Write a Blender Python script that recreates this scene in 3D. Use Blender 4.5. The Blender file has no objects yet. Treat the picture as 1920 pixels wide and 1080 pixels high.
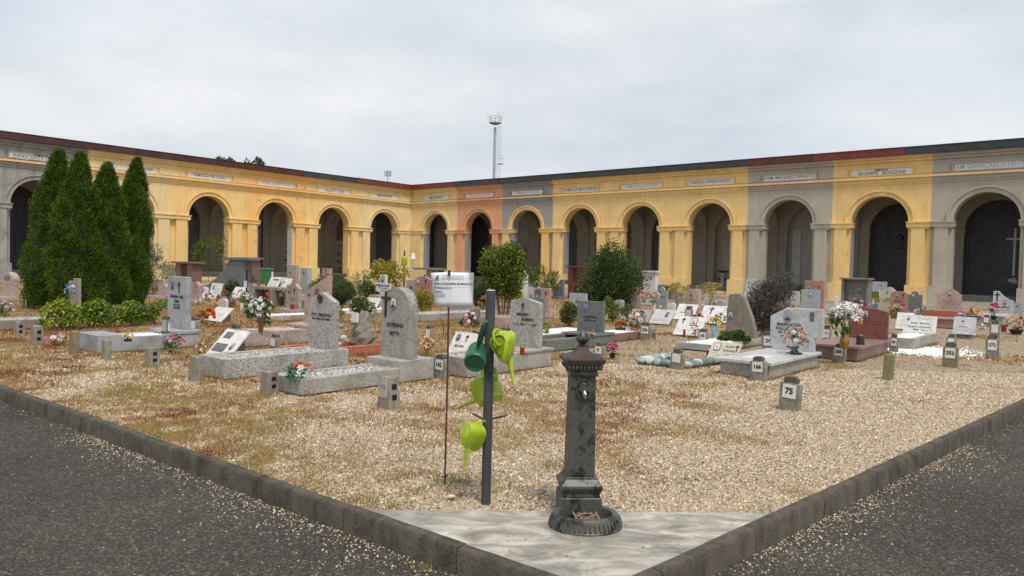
import bpy, bmesh, math, random
import numpy as np
from mathutils import Vector, Matrix
random.seed(11); rng = np.random.default_rng(11)
scene = bpy.context.scene; COL = scene.collection
# ------------------------------------------------------------------ camera
FPX = 1384.0; CAMZ = 1.6
ROLL = math.atan(0.0242); PITCH = math.atan(41 * math.cos(ROLL) / FPX)
F_ = Vector((0, math.cos(PITCH), -math.sin(PITCH))); U1 = Vector((0, math.sin(PITCH), math.cos(PITCH)))
R_ = Vector((1, 0, 0)) * math.cos(ROLL) + U1 * math.sin(ROLL)
U_ = U1 * math.cos(ROLL) - Vector((1, 0, 0)) * math.sin(ROLL)
cam = bpy.data.objects.new('camera', bpy.data.cameras.new('camera')); COL.objects.link(cam)
mw = Matrix((R_, U_, -F_)).transposed().to_4x4(); mw.translation = (0, 0, CAMZ); cam.matrix_world = mw
cam.data.sensor_width = 36; cam.data.lens = FPX / 1920 * 36; cam.data.clip_start = 0.05; cam.data.clip_end = 3000
scene.camera = cam
scene.render.resolution_x = 1024; scene.render.resolution_y = 576
# ------------------------------------------------------------------ sky, sun, exposure
SUN_EL, SUN_AZ = math.radians(62), math.radians(158)      # azimuth clockwise from +Y (behind the camera)
w = bpy.data.worlds.new('World'); scene.world = w; w.use_nodes = True
nt = w.node_tree; nt.nodes.clear(); N = nt.nodes.new; L = nt.links.new
out = N('ShaderNodeOutputWorld'); bg = N('ShaderNodeBackground'); bg.inputs['Strength'].default_value = 0.1
sky = N('ShaderNodeTexSky'); sky.sky_type = 'NISHITA'; sky.sun_disc = False
sky.sun_elevation = SUN_EL; sky.sun_rotation = SUN_AZ; sky.air_density = 1.2; sky.dust_density = 2.5
tc = N('ShaderNodeTexCoord'); mp = N('ShaderNodeMapping'); mp.inputs['Scale'].default_value = (1.0, 1.0, 2.6)
mp.inputs['Location'].default_value = (0.35, 0.1, 0.2)
n1 = N('ShaderNodeTexNoise'); n1.inputs['Scale'].default_value = 2.3; n1.inputs['Detail'].default_value = 7; n1.inputs['Roughness'].default_value = .55
n2 = N('ShaderNodeTexNoise'); n2.inputs['Scale'].default_value = 1.1; n2.inputs['Detail'].default_value = 5; n2.inputs['Distortion'].default_value = .4
r1 = N('ShaderNodeValToRGB'); r1.color_ramp.elements[0].position = .32; r1.color_ramp.elements[1].position = .62
r1.color_ramp.elements[0].color = (.62, .62, .62, 1); r1.color_ramp.elements[1].color = (1, 1, 1, 1)
r2 = N('ShaderNodeValToRGB'); r2.color_ramp.elements[0].position = .36; r2.color_ramp.elements[1].position = .64
r2.color_ramp.elements[0].color = (3.25, 3.55, 3.95, 1); r2.color_ramp.elements[1].color = (4.45, 4.54, 4.66, 1)
mx = N('ShaderNodeMixRGB')
L(tc.outputs['Generated'], mp.inputs['Vector']); L(mp.outputs[0], n1.inputs['Vector']); L(mp.outputs[0], n2.inputs['Vector'])
L(n1.outputs['Fac'], r2.inputs[0]); L(n2.outputs['Fac'], r1.inputs[0])
L(r1.outputs[0], mx.inputs[0]); L(sky.outputs[0], mx.inputs[1]); L(r2.outputs[0], mx.inputs[2])
L(mx.outputs[0], bg.inputs[0]); L(bg.outputs[0], out.inputs[0])
sd = bpy.data.lights.new('sun', 'SUN'); sd.energy = 1.5; sd.angle = math.radians(14); sd.color = (1, .94, .85)
sun = bpy.data.objects.new('sun', sd); COL.objects.link(sun)
sdir = Vector((math.sin(SUN_AZ) * math.cos(SUN_EL), math.cos(SUN_AZ) * math.cos(SUN_EL), math.sin(SUN_EL)))
sun.rotation_euler = sdir.to_track_quat('Z', 'Y').to_euler(); sun.location = (0, -20, 40)
vs = scene.view_settings; vs.view_transform = 'Standard'; vs.look = 'None'; vs.gamma = 1; vs.use_curve_mapping = False
vs.exposure = 0.95
# ------------------------------------------------------------------ picture point -> place on the ground
def G(px, py, z=0.0):
    d = F_ * FPX + R_ * (px - 960) - U_ * (py - 540)
    t = (z - CAMZ) / d.z
    return Vector((d.x * t, d.y * t, z))
def PX(p):
    v = Vector(p) - Vector((0, 0, CAMZ)); d = v.dot(F_)
    return 960 + FPX * v.dot(R_) / d, 540 - FPX * v.dot(U_) / d
AL = Vector((0.64495, 0.76422, 0)); AR = Vector((0.76422, -0.64495, 0))
GR = math.atan2(AR.y, AR.x)                      # graves and arcade share this heading
def mpp(p): return (Vector(p) - Vector((0, 0, CAMZ))).dot(F_) / FPX
def realw(p, wpx, axis=AR):
    a = PX(p - axis * .1)[0]; b = PX(p + axis * .1)[0]
    return wpx * .2 / max(abs(b - a), 1e-3)
# ------------------------------------------------------------------ object helpers
def tag(o, label=None, cat=None, group=None, kind=None):
    if label: o['label'] = label
    if cat: o['category'] = cat
    if group: o['group'] = group
    if kind: o['kind'] = kind
    return o
def thing(name, label, cat, loc, rz=GR, group=None, kind=None):
    o = bpy.data.objects.new(name, None); COL.objects.link(o); o.empty_display_size = .1
    o.location = loc; o.rotation_euler = (0, 0, rz)
    return tag(o, label, cat, group, kind)
def link(name, me, parent=None, loc=(0, 0, 0), rot=(0, 0, 0), scale=None):
    o = bpy.data.objects.new(name, me); COL.objects.link(o)
    o.parent = parent; o.location = loc; o.rotation_euler = rot
    if scale is not None: o.scale = scale if hasattr(scale, '__len__') else (scale,) * 3
    return o
class MB:
    def __init__(s): s.v = []; s.f = []; s.c = []
    def add(s, vs, fs, col=None):
        o = len(s.v); s.v += [tuple(v) for v in vs]
        s.f += [tuple(i + o for i in f) for f in fs]; s.c += [col] * len(fs); return s
    def box(s, x0, x1, y0, y1, z0, z1, col=None, top=None):
        a, b, c, d = (x0, x1, y0, y1) if top is None else top
        return s.add([(x0, y0, z0), (x1, y0, z0), (x1, y1, z0), (x0, y1, z0), (a, c, z1), (b, c, z1), (b, d, z1), (a, d, z1)],
              [(3, 2, 1, 0), (4, 5, 6, 7), (0, 1, 5, 4), (1, 2, 6, 5), (2, 3, 7, 6), (3, 0, 4, 7)], col)
    def prism(s, poly, y0, y1, col=None):       # outline (x,z), counter-clockwise seen from -y
        n = len(poly)
        vs = [(x, y0, z) for x, z in poly] + [(x, y1, z) for x, z in poly]
        return s.add(vs, [tuple(range(n)), tuple(range(2 * n - 1, n - 1, -1))] + [((i + 1) % n, i, i + n, (i + 1) % n + n) for i in range(n)], col)
    def slab(s, poly, z0, z1, col=None):        # outline (x,y), counter-clockwise from above
        n = len(poly)
        vs = [(x, y, z1) for x, y in poly] + [(x, y, z0) for x, y in poly]
        return s.add(vs, [tuple(range(n)), tuple(range(2 * n - 1, n - 1, -1))] + [((i + 1) % n, i, i + n, (i + 1) % n + n) for i in range(n)], col)
    def tube(s, pts, rad, n=8, col=None, flat=1.0):
        pts = [Vector(p) for p in pts]; rad = rad if hasattr(rad, '__len__') else [rad] * len(pts)
        vs = []; up = Vector((0.13, 0.31, .94))
        for i, p in enumerate(pts):
            d = (pts[min(i + 1, len(pts) - 1)] - pts[max(i - 1, 0)]).normalized()
            a = d.cross(up); a = d.cross(Vector((1, 0, 0))) if a.length < .05 else a
            a.normalize(); b = d.cross(a)
            for k in range(n):
                t = 2 * math.pi * k / n
                vs.append(p + a * math.cos(t) * rad[i] + b * math.sin(t) * rad[i] * flat)
        fs = [(i * n + k, i * n + (k + 1) % n, (i + 1) * n + (k + 1) % n, (i + 1) * n + k) for i in range(len(pts) - 1) for k in range(n)]
        m = (len(pts) - 1) * n
        fs += [tuple(range(n - 1, -1, -1)), tuple(range(m, m + n))]
        return s.add(vs, fs, col)
    def lathe(s, prof, n=16, col=None, sx=1, sy=1, c=(0, 0), ph=0.0, cap=True):
        vs = [(c[0] + r * math.cos(ph + 2 * math.pi * k / n) * sx, c[1] + r * math.sin(ph + 2 * math.pi * k / n) * sy, z) for r, z in prof for k in range(n)]
        fs = [(i * n + k, i * n + (k + 1) % n, (i + 1) * n + (k + 1) % n, (i + 1) * n + k) for i in range(len(prof) - 1) for k in range(n)]
        if cap:
            m = (len(prof) - 1) * n; fs += [tuple(range(n - 1, -1, -1)), tuple(range(m, m + n))]
        return s.add(vs, fs, col)
    def blob(s, c, r, n=8, m=5, jit=.12, col=None):
        rx, ry, rz = r if hasattr(r, '__len__') else (r, r, r)
        vs = [(c[0], c[1], c[2] - rz)]
        for i in range(1, m):
            t = math.pi * i / m
            for k in range(n):
                q = 2 * math.pi * k / n; j = 1 + random.uniform(-jit, jit)
                vs.append((c[0] + rx * math.sin(t) * math.cos(q) * j, c[1] + ry * math.sin(t) * math.sin(q) * j, c[2] - rz * math.cos(t) * j))
        vs.append((c[0], c[1], c[2] + rz)); e = len(vs) - 1
        fs = [(0, 1 + (k + 1) % n, 1 + k) for k in range(n)]
        fs += [(1 + i * n + k, 1 + i * n + (k + 1) % n, 1 + (i + 1) * n + (k + 1) % n, 1 + (i + 1) * n + k) for i in range(m - 2) for k in range(n)]
        fs += [(1 + (m - 2) * n + k, 1 + (m - 2) * n + (k + 1) % n, e) for k in range(n)]
        return s.add(vs, fs, col)
    def mesh(s, name, mat, smooth=False):
        me = bpy.data.meshes.new(name); me.from_pydata(s.v, [], s.f)
        if any(c is not None for c in s.c):
            a = me.attributes.new('col', 'FLOAT_COLOR', 'FACE')
            a.data.foreach_set('color', [x for c in s.c for x in ((c or (.5, .5, .5)) + (1,))])
        if smooth: me.polygons.foreach_set('use_smooth', [True] * len(me.polygons))
        if mat: me.materials.append(mat)
        me.update(); return me
    def build(s, name, mat, parent=None, loc=(0, 0, 0), rot=(0, 0, 0), smooth=False, bevel=0, seg=2, auto=False):
        o = link(name, s.mesh(name, mat, smooth or auto), parent, loc, rot)
        if auto:
            try: o.data.set_sharp_from_angle(angle=math.radians(38))
            except Exception: pass
        if bevel:
            b = o.modifiers.new('bevel', 'BEVEL'); b.width = bevel; b.segments = seg; b.limit_method = 'ANGLE'; b.angle_limit = math.radians(35)
        return o
def np_mesh(name, V, T, k, mat, fcol=None, smooth=False):     # V (n,3), T flat loop indices, k corners per face
    me = bpy.data.meshes.new(name); nf = len(T) // k
    me.vertices.add(len(V)); me.vertices.foreach_set('co', np.ascontiguousarray(V, dtype=np.float32).ravel())
    me.loops.add(len(T)); me.loops.foreach_set('vertex_index', np.ascontiguousarray(T, dtype=np.int32))
    me.polygons.add(nf); me.polygons.foreach_set('loop_start', np.arange(0, len(T), k, dtype=np.int32))
    if smooth: me.polygons.foreach_set('use_smooth', np.ones(nf, dtype=bool))
    me.update(calc_edges=True)
    if fcol is not None:
        a = me.attributes.new('col', 'FLOAT_COLOR', 'FACE')
        a.data.foreach_set('color', np.concatenate([fcol, np.ones((nf, 1))], 1).astype(np.float32).ravel())
    if mat: me.materials.append(mat)
    return me
def vnoise(x, y, sc, seed=0):
    def h(i, j):
        q = np.sin(i * 127.1 + j * 311.7 + seed * 74.7) * 43758.5453
        return q - np.floor(q)
    x = x * sc; y = y * sc; xi = np.floor(x); yi = np.floor(y); u = x - xi; v = y - yi
    u = u * u * (3 - 2 * u); v = v * v * (3 - 2 * v)
    return (h(xi, yi) * (1 - u) + h(xi + 1, yi) * u) * (1 - v) + (h(xi, yi + 1) * (1 - u) + h(xi + 1, yi + 1) * u) * v
def fbm(x, y, sc, seed=0, o=4):
    return sum(vnoise(x, y, sc * 2 ** k, seed + k) * .5 ** (k + 1) for k in range(o)) / (1 - .5 ** o)
_tx = {}
def text_mesh(s, size, mat, bold=.0, ext=.001, xs=1.0):
    key = (s, round(size, 4), mat.name, bold, xs)
    if key not in _tx:
        cu = bpy.data.curves.new('t', 'FONT'); cu.body = s; cu.size = size; cu.align_x = 'CENTER'; cu.align_y = 'CENTER'
        cu.extrude = ext; cu.offset = bold * size; cu.resolution_u = 2
        o = bpy.data.objects.new('t', cu); me = bpy.data.meshes.new_from_object(o)
        if xs != 1: me.transform(Matrix.Diagonal((xs, 1, 1, 1)))
        me.materials.clear(); me.materials.append(mat); me.name = 'lettering'
        bpy.data.objects.remove(o); bpy.data.curves.remove(cu); _tx[key] = me
    return _tx[key]
# ------------------------------------------------------------------ materials
def _m(name, rough=.7, metal=0.0, spec=.4):
    m = bpy.data.materials.new(name); m.use_nodes = True; t = m.node_tree
    b = t.nodes['Principled BSDF']; b.inputs['Roughness'].default_value = rough; b.inputs['Metallic'].default_value = metal
    b.inputs['Specular IOR Level'].default_value = spec
    return m, t, b
def _noise(t, sc, det=4, rough=.55, dist=0, vec=None, coord='Object'):
    n = t.nodes.new('ShaderNodeTexNoise'); n.inputs['Scale'].default_value = sc; n.inputs['Detail'].default_value = det
    n.inputs['Roughness'].default_value = rough; n.inputs['Distortion'].default_value = dist
    if vec is None:
        c = t.nodes.new('ShaderNodeTexCoord'); vec = c.outputs[coord]
    t.links.new(vec, n.inputs['Vector']); return n.outputs['Fac']
def _ramp(t, fac, stops):
    r = t.nodes.new('ShaderNodeValToRGB'); e = r.color_ramp.elements
    while len(e) < len(stops): e.new(.5)
    for k, (p, c) in enumerate(stops):
        e[k].position = p; e[k].color = (c, c, c, 1) if not hasattr(c, '__len__') else tuple(c) + (1,)
    t.links.new(fac, r.inputs[0]); return r.outputs[0]
def _mix(t, fac, a, b, mode='MIX'):
    x = t.nodes.new('ShaderNodeMixRGB'); x.blend_type = mode
    for i, q in enumerate((fac, a, b)):
        if hasattr(q, 'is_linked') or hasattr(q, 'links'): t.links.new(q, x.inputs[i])
        elif i == 0: x.inputs[0].default_value = q
        else: x.inputs[i].default_value = tuple(q) + (1,)
    return x.outputs[0]
def _bump(t, b, h, st, dist=.01):
    n = t.nodes.new('ShaderNodeBump'); n.inputs['Strength'].default_value = st; n.inputs['Distance'].default_value = dist
    t.links.new(h, n.inputs['Height']); t.links.new(n.outputs[0], b.inputs['Normal'])
def sc3(c, k): return tuple(min(1, x * k) for x in c)
_mc = {}
def plain(name, c, rough=.6, var=.15, sc=6, bump=0.0, metal=0.0, bsc=60, spec=.4):
    if name in _mc: return _mc[name]
    m, t, b = _m(name, rough, metal, spec)
    f = _noise(t, sc, 5)
    t.links.new(_ramp(t, f, [(.3, sc3(c, 1 - var)), (.7, sc3(c, 1 + var))]), b.inputs['Base Color'])
    if bump: _bump(t, b, _noise(t, bsc, 3), bump)
    _mc[name] = m; return m
def granite(name, light, dark, sc=90, amt=.5, rough=.45, bump=.0, bsc=14):
    m, t, b = _m(name, rough)
    v = t.nodes.new('ShaderNodeTexVoronoi'); v.inputs['Scale'].default_value = sc
    c = t.nodes.new('ShaderNodeTexCoord'); t.links.new(c.outputs['Object'], v.inputs['Vector'])
    sp = t.nodes.new('ShaderNodeSeparateColor'); t.links.new(v.outputs['Color'], sp.inputs[0])
    mid = tuple((a + d) / 2 for a, d in zip(light, dark))
    col = _ramp(t, sp.outputs[0], [(0, dark), (amt * .55, dark), (amt * .6, mid), (amt, mid), (min(.99, amt + .06), light), (1, sc3(light, 1.12))])
    d = _ramp(t, _noise(t, 3.2, 8, .65, .5), [(.3, (.60, .57, .50)), (.5, (.92, .91, .88)), (.72, (1.08, 1.08, 1.07))])
    t.links.new(_mix(t, 1, col, d, 'MULTIPLY'), b.inputs['Base Color'])
    if bump: _bump(t, b, _noise(t, bsc, 3, .55, 2.0), bump, .03)
    return m
def marble(name, base, vein, sc=4, dist=2.5, rough=.35, w=.08):
    m, t, b = _m(name, rough)
    n = _noise(t, sc, 6, .6, dist)
    col = _ramp(t, n, [(.25, sc3(base, .9)), (.5 - w, base), (.5, vein), (.5 + w, base), (.8, sc3(base, 1.05))])
    d = _ramp(t, _noise(t, 2.6, 8, .65, .5), [(.3, (.70, .67, .61)), (.52, (.95, .94, .92)), (.72, (1.05, 1.05, 1.04))])
    t.links.new(_mix(t, 1, col, d, 'MULTIPLY'), b.inputs['Base Color']); return m
def weather(name, c, stain, amt=.5, sc=1.2, rough=.85, bump=.15, bsc=40, patch=None, streak=0):
    m, t, b = _m(name, rough, spec=.25)
    g = t.nodes.new('ShaderNodeTexCoord'); mp = t.nodes.new('ShaderNodeMapping'); mp.inputs['Scale'].default_value = (1.6, 1.6, .7)
    t.links.new(g.outputs['Object'], mp.inputs['Vector'])
    f = _ramp(t, _noise(t, sc, 7, .62, .6, mp.outputs[0]), [(.42, 0), (.75, amt)])
    col = _mix(t, f, c, stain)
    col = _mix(t, 1, col, _ramp(t, _noise(t, 9, 5, .6), [(.25, .9), (.75, 1.07)]), 'MULTIPLY')
    if streak:
        m2 = t.nodes.new('ShaderNodeMapping'); m2.inputs['Scale'].default_value = (3.2, 3.2, .22); t.links.new(g.outputs['Object'], m2.inputs['Vector'])
        col = _mix(t, _ramp(t, _noise(t, 1.0, 6, .7, .3, m2.outputs[0]), [(.52, 0), (.78, streak)]), col, sc3(stain, .6))
        col = _mix(t, _ramp(t, _noise(t, .45, 3, .5, 1.2), [(.50, 0), (.56, .5)]), col, sc3(c, .90))
    if patch:
        pc, lo, psc = patch
        col = _mix(t, _ramp(t, _noise(t, psc, 6, .6, .8), [(lo, 0), (lo + .015, 1)]), col, pc)
    t.links.new(col, b.inputs['Base Color'])
    if bump: _bump(t, b, _noise(t, bsc, 4, .6), bump, .02)
    return m
def vcol(name, rough=.6, var=.2, sc=30, trans=0.0, spec=.3):
    m, t, b = _m(name, rough, spec=spec)
    a = t.nodes.new('ShaderNodeAttribute'); a.attribute_name = 'col'
    col = _mix(t, 1, a.outputs['Color'], _ramp(t, _noise(t, sc, 3), [(.3, 1 - var), (.7, 1 + var)]), 'MULTIPLY') if var else a.outputs['Color']
    t.links.new(col, b.inputs['Base Color'])
    if trans:
        tr = t.nodes.new('ShaderNodeBsdfTranslucent'); ms = t.nodes.new('ShaderNodeMixShader'); ms.inputs[0].default_value = trans
        t.links.new(col, tr.inputs[0]); t.links.new(b.outputs[0], ms.inputs[1]); t.links.new(tr.outputs[0], ms.inputs[2])
        t.links.new(ms.outputs[0], t.nodes['Material Output'].inputs[0])
    return m
MV = vcol('painted_ceramic', .35, .05); MLEAF = vcol('leaf', .6, .12, 9, .25, .12); MPET = vcol('petal', .6, .08, 40, .2)
MPEB = vcol('pebble', .8, .1, 200); MWEED = vcol('dry_weed', .8, .1, 20, .3)
BLACK = plain('black_lettering', (.015, .015, .017), .5); BRONZE = plain('bronze', (.10, .065, .03), .4, .3, 20, metal=.7)
PHOTO = plain('photo_print', (.13, .115, .10), .4, .9, 22)
GREYL = plain('faded_lettering', (.27, .26, .25), .8); REDL = plain('dark_red_lettering', (.16, .03, .025), .6); BLUEL = plain('blue_lettering', (.05, .08, .22), .6)
GRAN = granite('speckled_granite', (.50, .49, .46), (.12, .12, .122), 125, .42)
GRANR = granite('rough_grey_granite', (.46, .445, .41), (.25, .245, .235), 120, .42, .8, 1.0, 30)
GRANP = granite('pale_granite', (.46, .44, .395), (.22, .215, .20), 150, .42, .7, .5, 40)
GRANG = granite('smooth_grey_granite', (.40, .415, .43), (.25, .26, .275), 200, .4, .5)
GRANPK = granite('pink_speckled_granite', (.60, .47, .43), (.33, .22, .2), 90, .4)
PINK = marble('pink_marble', (.52, .39, .35), (.36, .22, .2)); PINKG = marble('pink_grey_marble', (.47, .40, .37), (.33, .25, .24))
ROSE = marble('rose_marble', (.47, .26, .22), (.3, .14, .12), 5); REDG = granite('red_brown_granite', (.25, .095, .07), (.13, .05, .045), 180, .4, .35)
REDS = granite('mauve_granite', (.30, .185, .17), (.17, .10, .095), 160, .4, .4)
WHITE = marble('white_marble', (.74, .73, .71), (.56, .55, .55), 5, 2, .4, .04); GREYM = marble('grey_white_marble', (.60, .61, .62), (.40, .41, .44), 7, 3)
DGREEN = marble('dark_green_marble', (.13, .15, .145), (.25, .27, .26), 9, 4, .4, .05); DARKM = marble('dark_brown_marble', (.17, .15, .145), (.30, .28, .27), 6, 4)
BLUEG = plain('blue_grey_stone', (.34, .385, .40), .5, .1, 10); CREAM = marble('cream_marble', (.60, .56, .46), (.48, .43, .34), 5)
BROWNM = plain('brown_marble', (.20, .115, .095), .4, .25, 14); SLATE = weather('slate_grey_stone', (.17, .185, .185), (.10, .11, .11), .6, 3, .7)
ROCK = weather('rough_rock', (.25, .225, .18), (.13, .115, .085), .7, 4, .9, .6, 12)
CONC = weather('weathered_concrete', (.29, .27, .225), (.10, .095, .07), .95, 7, .95, .5, 60)
CONCD = weather('lichened_concrete', (.13, .12, .09), (.05, .048, .035), .9, 9, .95, .7, 40)
CONCM = weather('mossy_concrete', (.25, .225, .13), (.14, .11, .03), .9, 7, .95, .5, 60)
TERRA = plain('terracotta', (.42, .15, .085), .85, .2, 12, .2); GOLD = plain('gold_metal', (.42, .26, .07), .32, .2, 8, metal=.85)
PLATE = plain('white_number_plate', (.70, .69, .66), .5, .1, 20); GLASS = plain('red_glass', (.42, .012, .015), .15, .1)
WOODB = plain('weathered_board', (.30, .25, .21), .85, .25, 12, .2)
CLEAR, _t, _b = _m('clear_glass', .08); _b.inputs['Transmission Weight'].default_value = .9; _b.inputs['Base Color'].default_value = (.9, .93, .92, 1)
# ================================================================== ground
def lerp(a, b, t): return a + (b - a) * t
APEX = Vector((.50, 3.50, 0)); DL = Vector((-.7805, .6252, 0)); DR = Vector((.7185, .6955, 0))
# right kerb passes (0.82,3.83) and (6.58,9.40); left kerb passes (0.146,3.775) and (-6.09,8.78)
def solve_apex(p, d, q, e):
    k = ((q.x - p.x) * e.y - (q.y - p.y) * e.x) / (d.x * e.y - d.y * e.x); return p + d * k
APEX = solve_apex(Vector((.146, 3.775, 0)), DL, Vector((.82, 3.83, 0)), DR)
asph, t, b = _m('asphalt', .93, spec=.2)
v = t.nodes.new('ShaderNodeTexVoronoi'); v.inputs['Scale'].default_value = 85; c = t.nodes.new('ShaderNodeTexCoord'); t.links.new(c.outputs['Object'], v.inputs['Vector'])
sp = t.nodes.new('ShaderNodeSeparateColor'); t.links.new(v.outputs['Color'], sp.inputs[0])
col = _ramp(t, sp.outputs[0], [(0, (.038, .034, .028)), (.5, (.059, .053, .044)), (.8, (.083, .075, .063)), (.94, (.115, .105, .09)), (.99, (.18, .162, .135)), (1, (.28, .25, .20))])
col = _mix(t, 1, col, _ramp(t, _noise(t, .7, 6, .6), [(.3, .8), (.7, 1.2)]), 'MULTIPLY')
t.links.new(col, b.inputs['Base Color']); _bump(t, b, v.outputs['Distance'], .8, .012)
o = MB().add([(-400, -300, -.15), (400, -300, -.15), (400, 700, -.15), (-400, 700, -.15)], [(0, 1, 2, 3)]).build('asphalt_path', asph); tag(o, kind='structure')
# gravel bed: a sheet between the two kerb lines
def weedmask(x, y):
    r = np.hypot(x, y)
    m = fbm(x, y, .55, 3, 5) * .62 + fbm(x, y, 2.3, 9, 3) * .38
    lean = np.clip((1.6 - x + (y - 6) * .10) / 4.2, -.55, 1) * .16 + np.clip((r - 9) / 10, 0, 1) * .06
    lean = lean - .13 * np.exp(-((x - 3.8) ** 2 + (y - 6.5) ** 2) / 16) - .06 * np.clip((x - 1.5) / 4, 0, 1)
    return np.clip((m + lean - .465) * 4.6, 0, 1)
gravel, t, b = _m('gravel_ground', .95, spec=.15)
c = t.nodes.new('ShaderNodeTexCoord')
v = t.nodes.new('ShaderNodeTexVoronoi'); v.inputs['Scale'].default_value = 42; t.links.new(c.outputs['Object'], v.inputs['Vector'])
sp = t.nodes.new('ShaderNodeSeparateColor'); t.links.new(v.outputs['Color'], sp.inputs[0])
peb = _ramp(t, sp.outputs[0], [(0, (.09, .066, .042)), (.3, (.24, .178, .115)), (.6, (.34, .26, .17)), (.85, (.46, .375, .27)), (1, (.62, .55, .45))])
at = t.nodes.new('ShaderNodeAttribute'); at.attribute_name = 'weed'
dry = _ramp(t, _noise(t, 5.5, 7, .7), [(.25, (.20, .105, .05)), (.45, (.35, .215, .11)), (.6, (.40, .27, .125)), (.8, (.29, .25, .10))])
wf = t.nodes.new('ShaderNodeMath'); wf.operation = 'MULTIPLY'; t.links.new(at.outputs['Fac'], wf.inputs[0])
t.links.new(_ramp(t, _noise(t, 26, 4, .7), [(.35, .25), (.6, 1)]), wf.inputs[1])
col = _mix(t, wf.outputs[0], peb, dry)
t.links.new(col, b.inputs['Base Color']); _bump(t, b, v.outputs['Distance'], .9, .02)
us = np.concatenate([np.linspace(0, 14, 71), 14 + 70 * np.linspace(0, 1, 70)[1:] ** 1.3]); nu = len(us)
UU, VV = np.meshgrid(us, us, indexing='ij'); X = APEX.x + UU * DL.x + VV * DR.x; Y = APEX.y + UU * DL.y + VV * DR.y
Z = -.022 + (fbm(X, Y, .6, 5, 3) - .5) * .03 * np.clip(np.minimum(UU, VV) / 1.0, 0, 1)
Vv = np.stack([X, Y, Z], -1).reshape(-1, 3); ii = np.arange(nu * nu).reshape(nu, nu)
Q = np.stack([ii[:-1, :-1], ii[:-1, 1:], ii[1:, 1:], ii[1:, :-1]], -1).reshape(-1)
me = np_mesh('gravel_bed', Vv, Q, 4, gravel, smooth=True)
wa = me.attributes.new('weed', 'FLOAT', 'POINT'); wa.data.foreach_set('value', weedmask(X, Y).astype(np.float32).ravel())
tag(link('gravel_bed', me), kind='structure')
for p in (me.polygons[0],):
    if p.normal.z < 0: me.flip_normals()
# concrete slab in the corner
slabm, t, b = _m('stained_concrete', .85, spec=.25)
c = t.nodes.new('ShaderNodeTexCoord'); mp = t.nodes.new('ShaderNodeMapping'); mp.inputs['Rotation'].default_value = (0, 0, .5); mp.inputs['Scale'].default_value = (1, 2.4, 1)
t.links.new(c.outputs['Object'], mp.inputs[0])
a1 = _noise(t, 2.6, 7, .62, 1.0, mp.outputs[0]); a2 = _noise(t, 13, 6, .7, 2.2, mp.outputs[0]); a3 = _noise(t, 1.3, 5, .6, .8)
col = _ramp(t, a1, [(.34, (.20, .185, .155)), (.5, (.36, .335, .285)), (.64, (.54, .51, .45))])
col = _mix(t, _ramp(t, a3, [(.48, 0), (.62, .7)]), col, (.20, .188, .16))
col = _mix(t, 1, col, _ramp(t, a2, [(.3, .70), (.5, .98), (.8, 1.10)]), 'MULTIPLY')
t.links.new(col, b.inputs['Base Color']); _bump(t, b, a2, .45, .012)
SB1, SB2 = G(705, 955), G(1462, 962)
SLABP = [(APEX.x, APEX.y + .03), (SB2.x + .02, SB2.y - .02), (SB1.x, SB1.y)]
bl = (SB2 - SB1).normalized(); inn = [APEX + (DL + DR) * .06, solve_apex(SB2, bl, APEX + DL * .07, DR), solve_apex(SB1, bl, APEX + DR * .07, DL)]
n_ = 26; edge = [lerp(inn[1], inn[2], k / n_) for k in range(n_ + 1)]
for k in range(1, n_): edge[k].y += random.uniform(-.012, .012)
tag(MB().slab([(p.x, p.y) for p in [inn[0]] + edge], -.12, 0.0).build('concrete_slab', slabm), kind='structure')
# kerb stones
KERB = weather('dirty_kerb_concrete', (.105, .091, .07), (.032, .028, .022), .95, 4.5, .95, .6, 45)
kroot = thing('kerb', None, None, (0, 0, 0), 0, kind='structure')
def kerbline(d, nrm, n, first, skip=0):
    s = 0.0
    for k in range(n):
        ln = first if k == 0 else 1.0
        a, e = s + (.0 if k == 0 else .004), s + ln - .004; s += ln
        W = .092; mb = MB(); j = [random.uniform(-.004, .004) for _ in range(3)]
        p0 = APEX + d * a; 
        prof = [(0, -.3), (0, -.018), (.016, .004), (W - .01, .006), (W, -.01), (W, -.3)]
        m = max(2, int(ln / .1)); rows = []
        for q in range(m + 1):
            base = APEX + d * lerp(a, e, q / m); r = []
            for i, (o_, z) in enumerate(prof):
                jj = random.uniform(-.0013, .0013) if 0 < i < 4 and 0 < q < m else 0
                p = base + nrm * (o_ + jj) ; r.append((p.x, p.y, z + j[0] + jj))
            rows.append(r)
        n6 = len(prof); vs = [p for r in rows for p in r]
        fs = [(q * n6 + i, q * n6 + i + 1, (q + 1) * n6 + i + 1, (q + 1) * n6 + i) for q in range(m) for i in range(n6 - 1)]
        fs += [tuple(range(n6 - 1, -1, -1)), tuple(range(m * n6, m * n6 + n6))]
        ob = mb.add(vs, fs).build('kerb_stone', KERB, kroot, auto=True)
        bm = bmesh.new(); bm.from_mesh(ob.data); bmesh.ops.recalc_face_normals(bm, faces=bm.faces); bm.to_mesh(ob.data); bm.free()
NL = Vector((DL.y, -DL.x, 0)); NL = NL if NL.dot(DR) > 0 else -NL
NR = Vector((DR.y, -DR.x, 0)); NR = NR if NR.dot(DL) > 0 else -NR
APEX0 = APEX.copy()
kerbline(DL, NL, 36, .995 - .02); 
APEX = APEX0 + DR * .13; kerbline(DR, NR, 36, .36); APEX = APEX0
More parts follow.
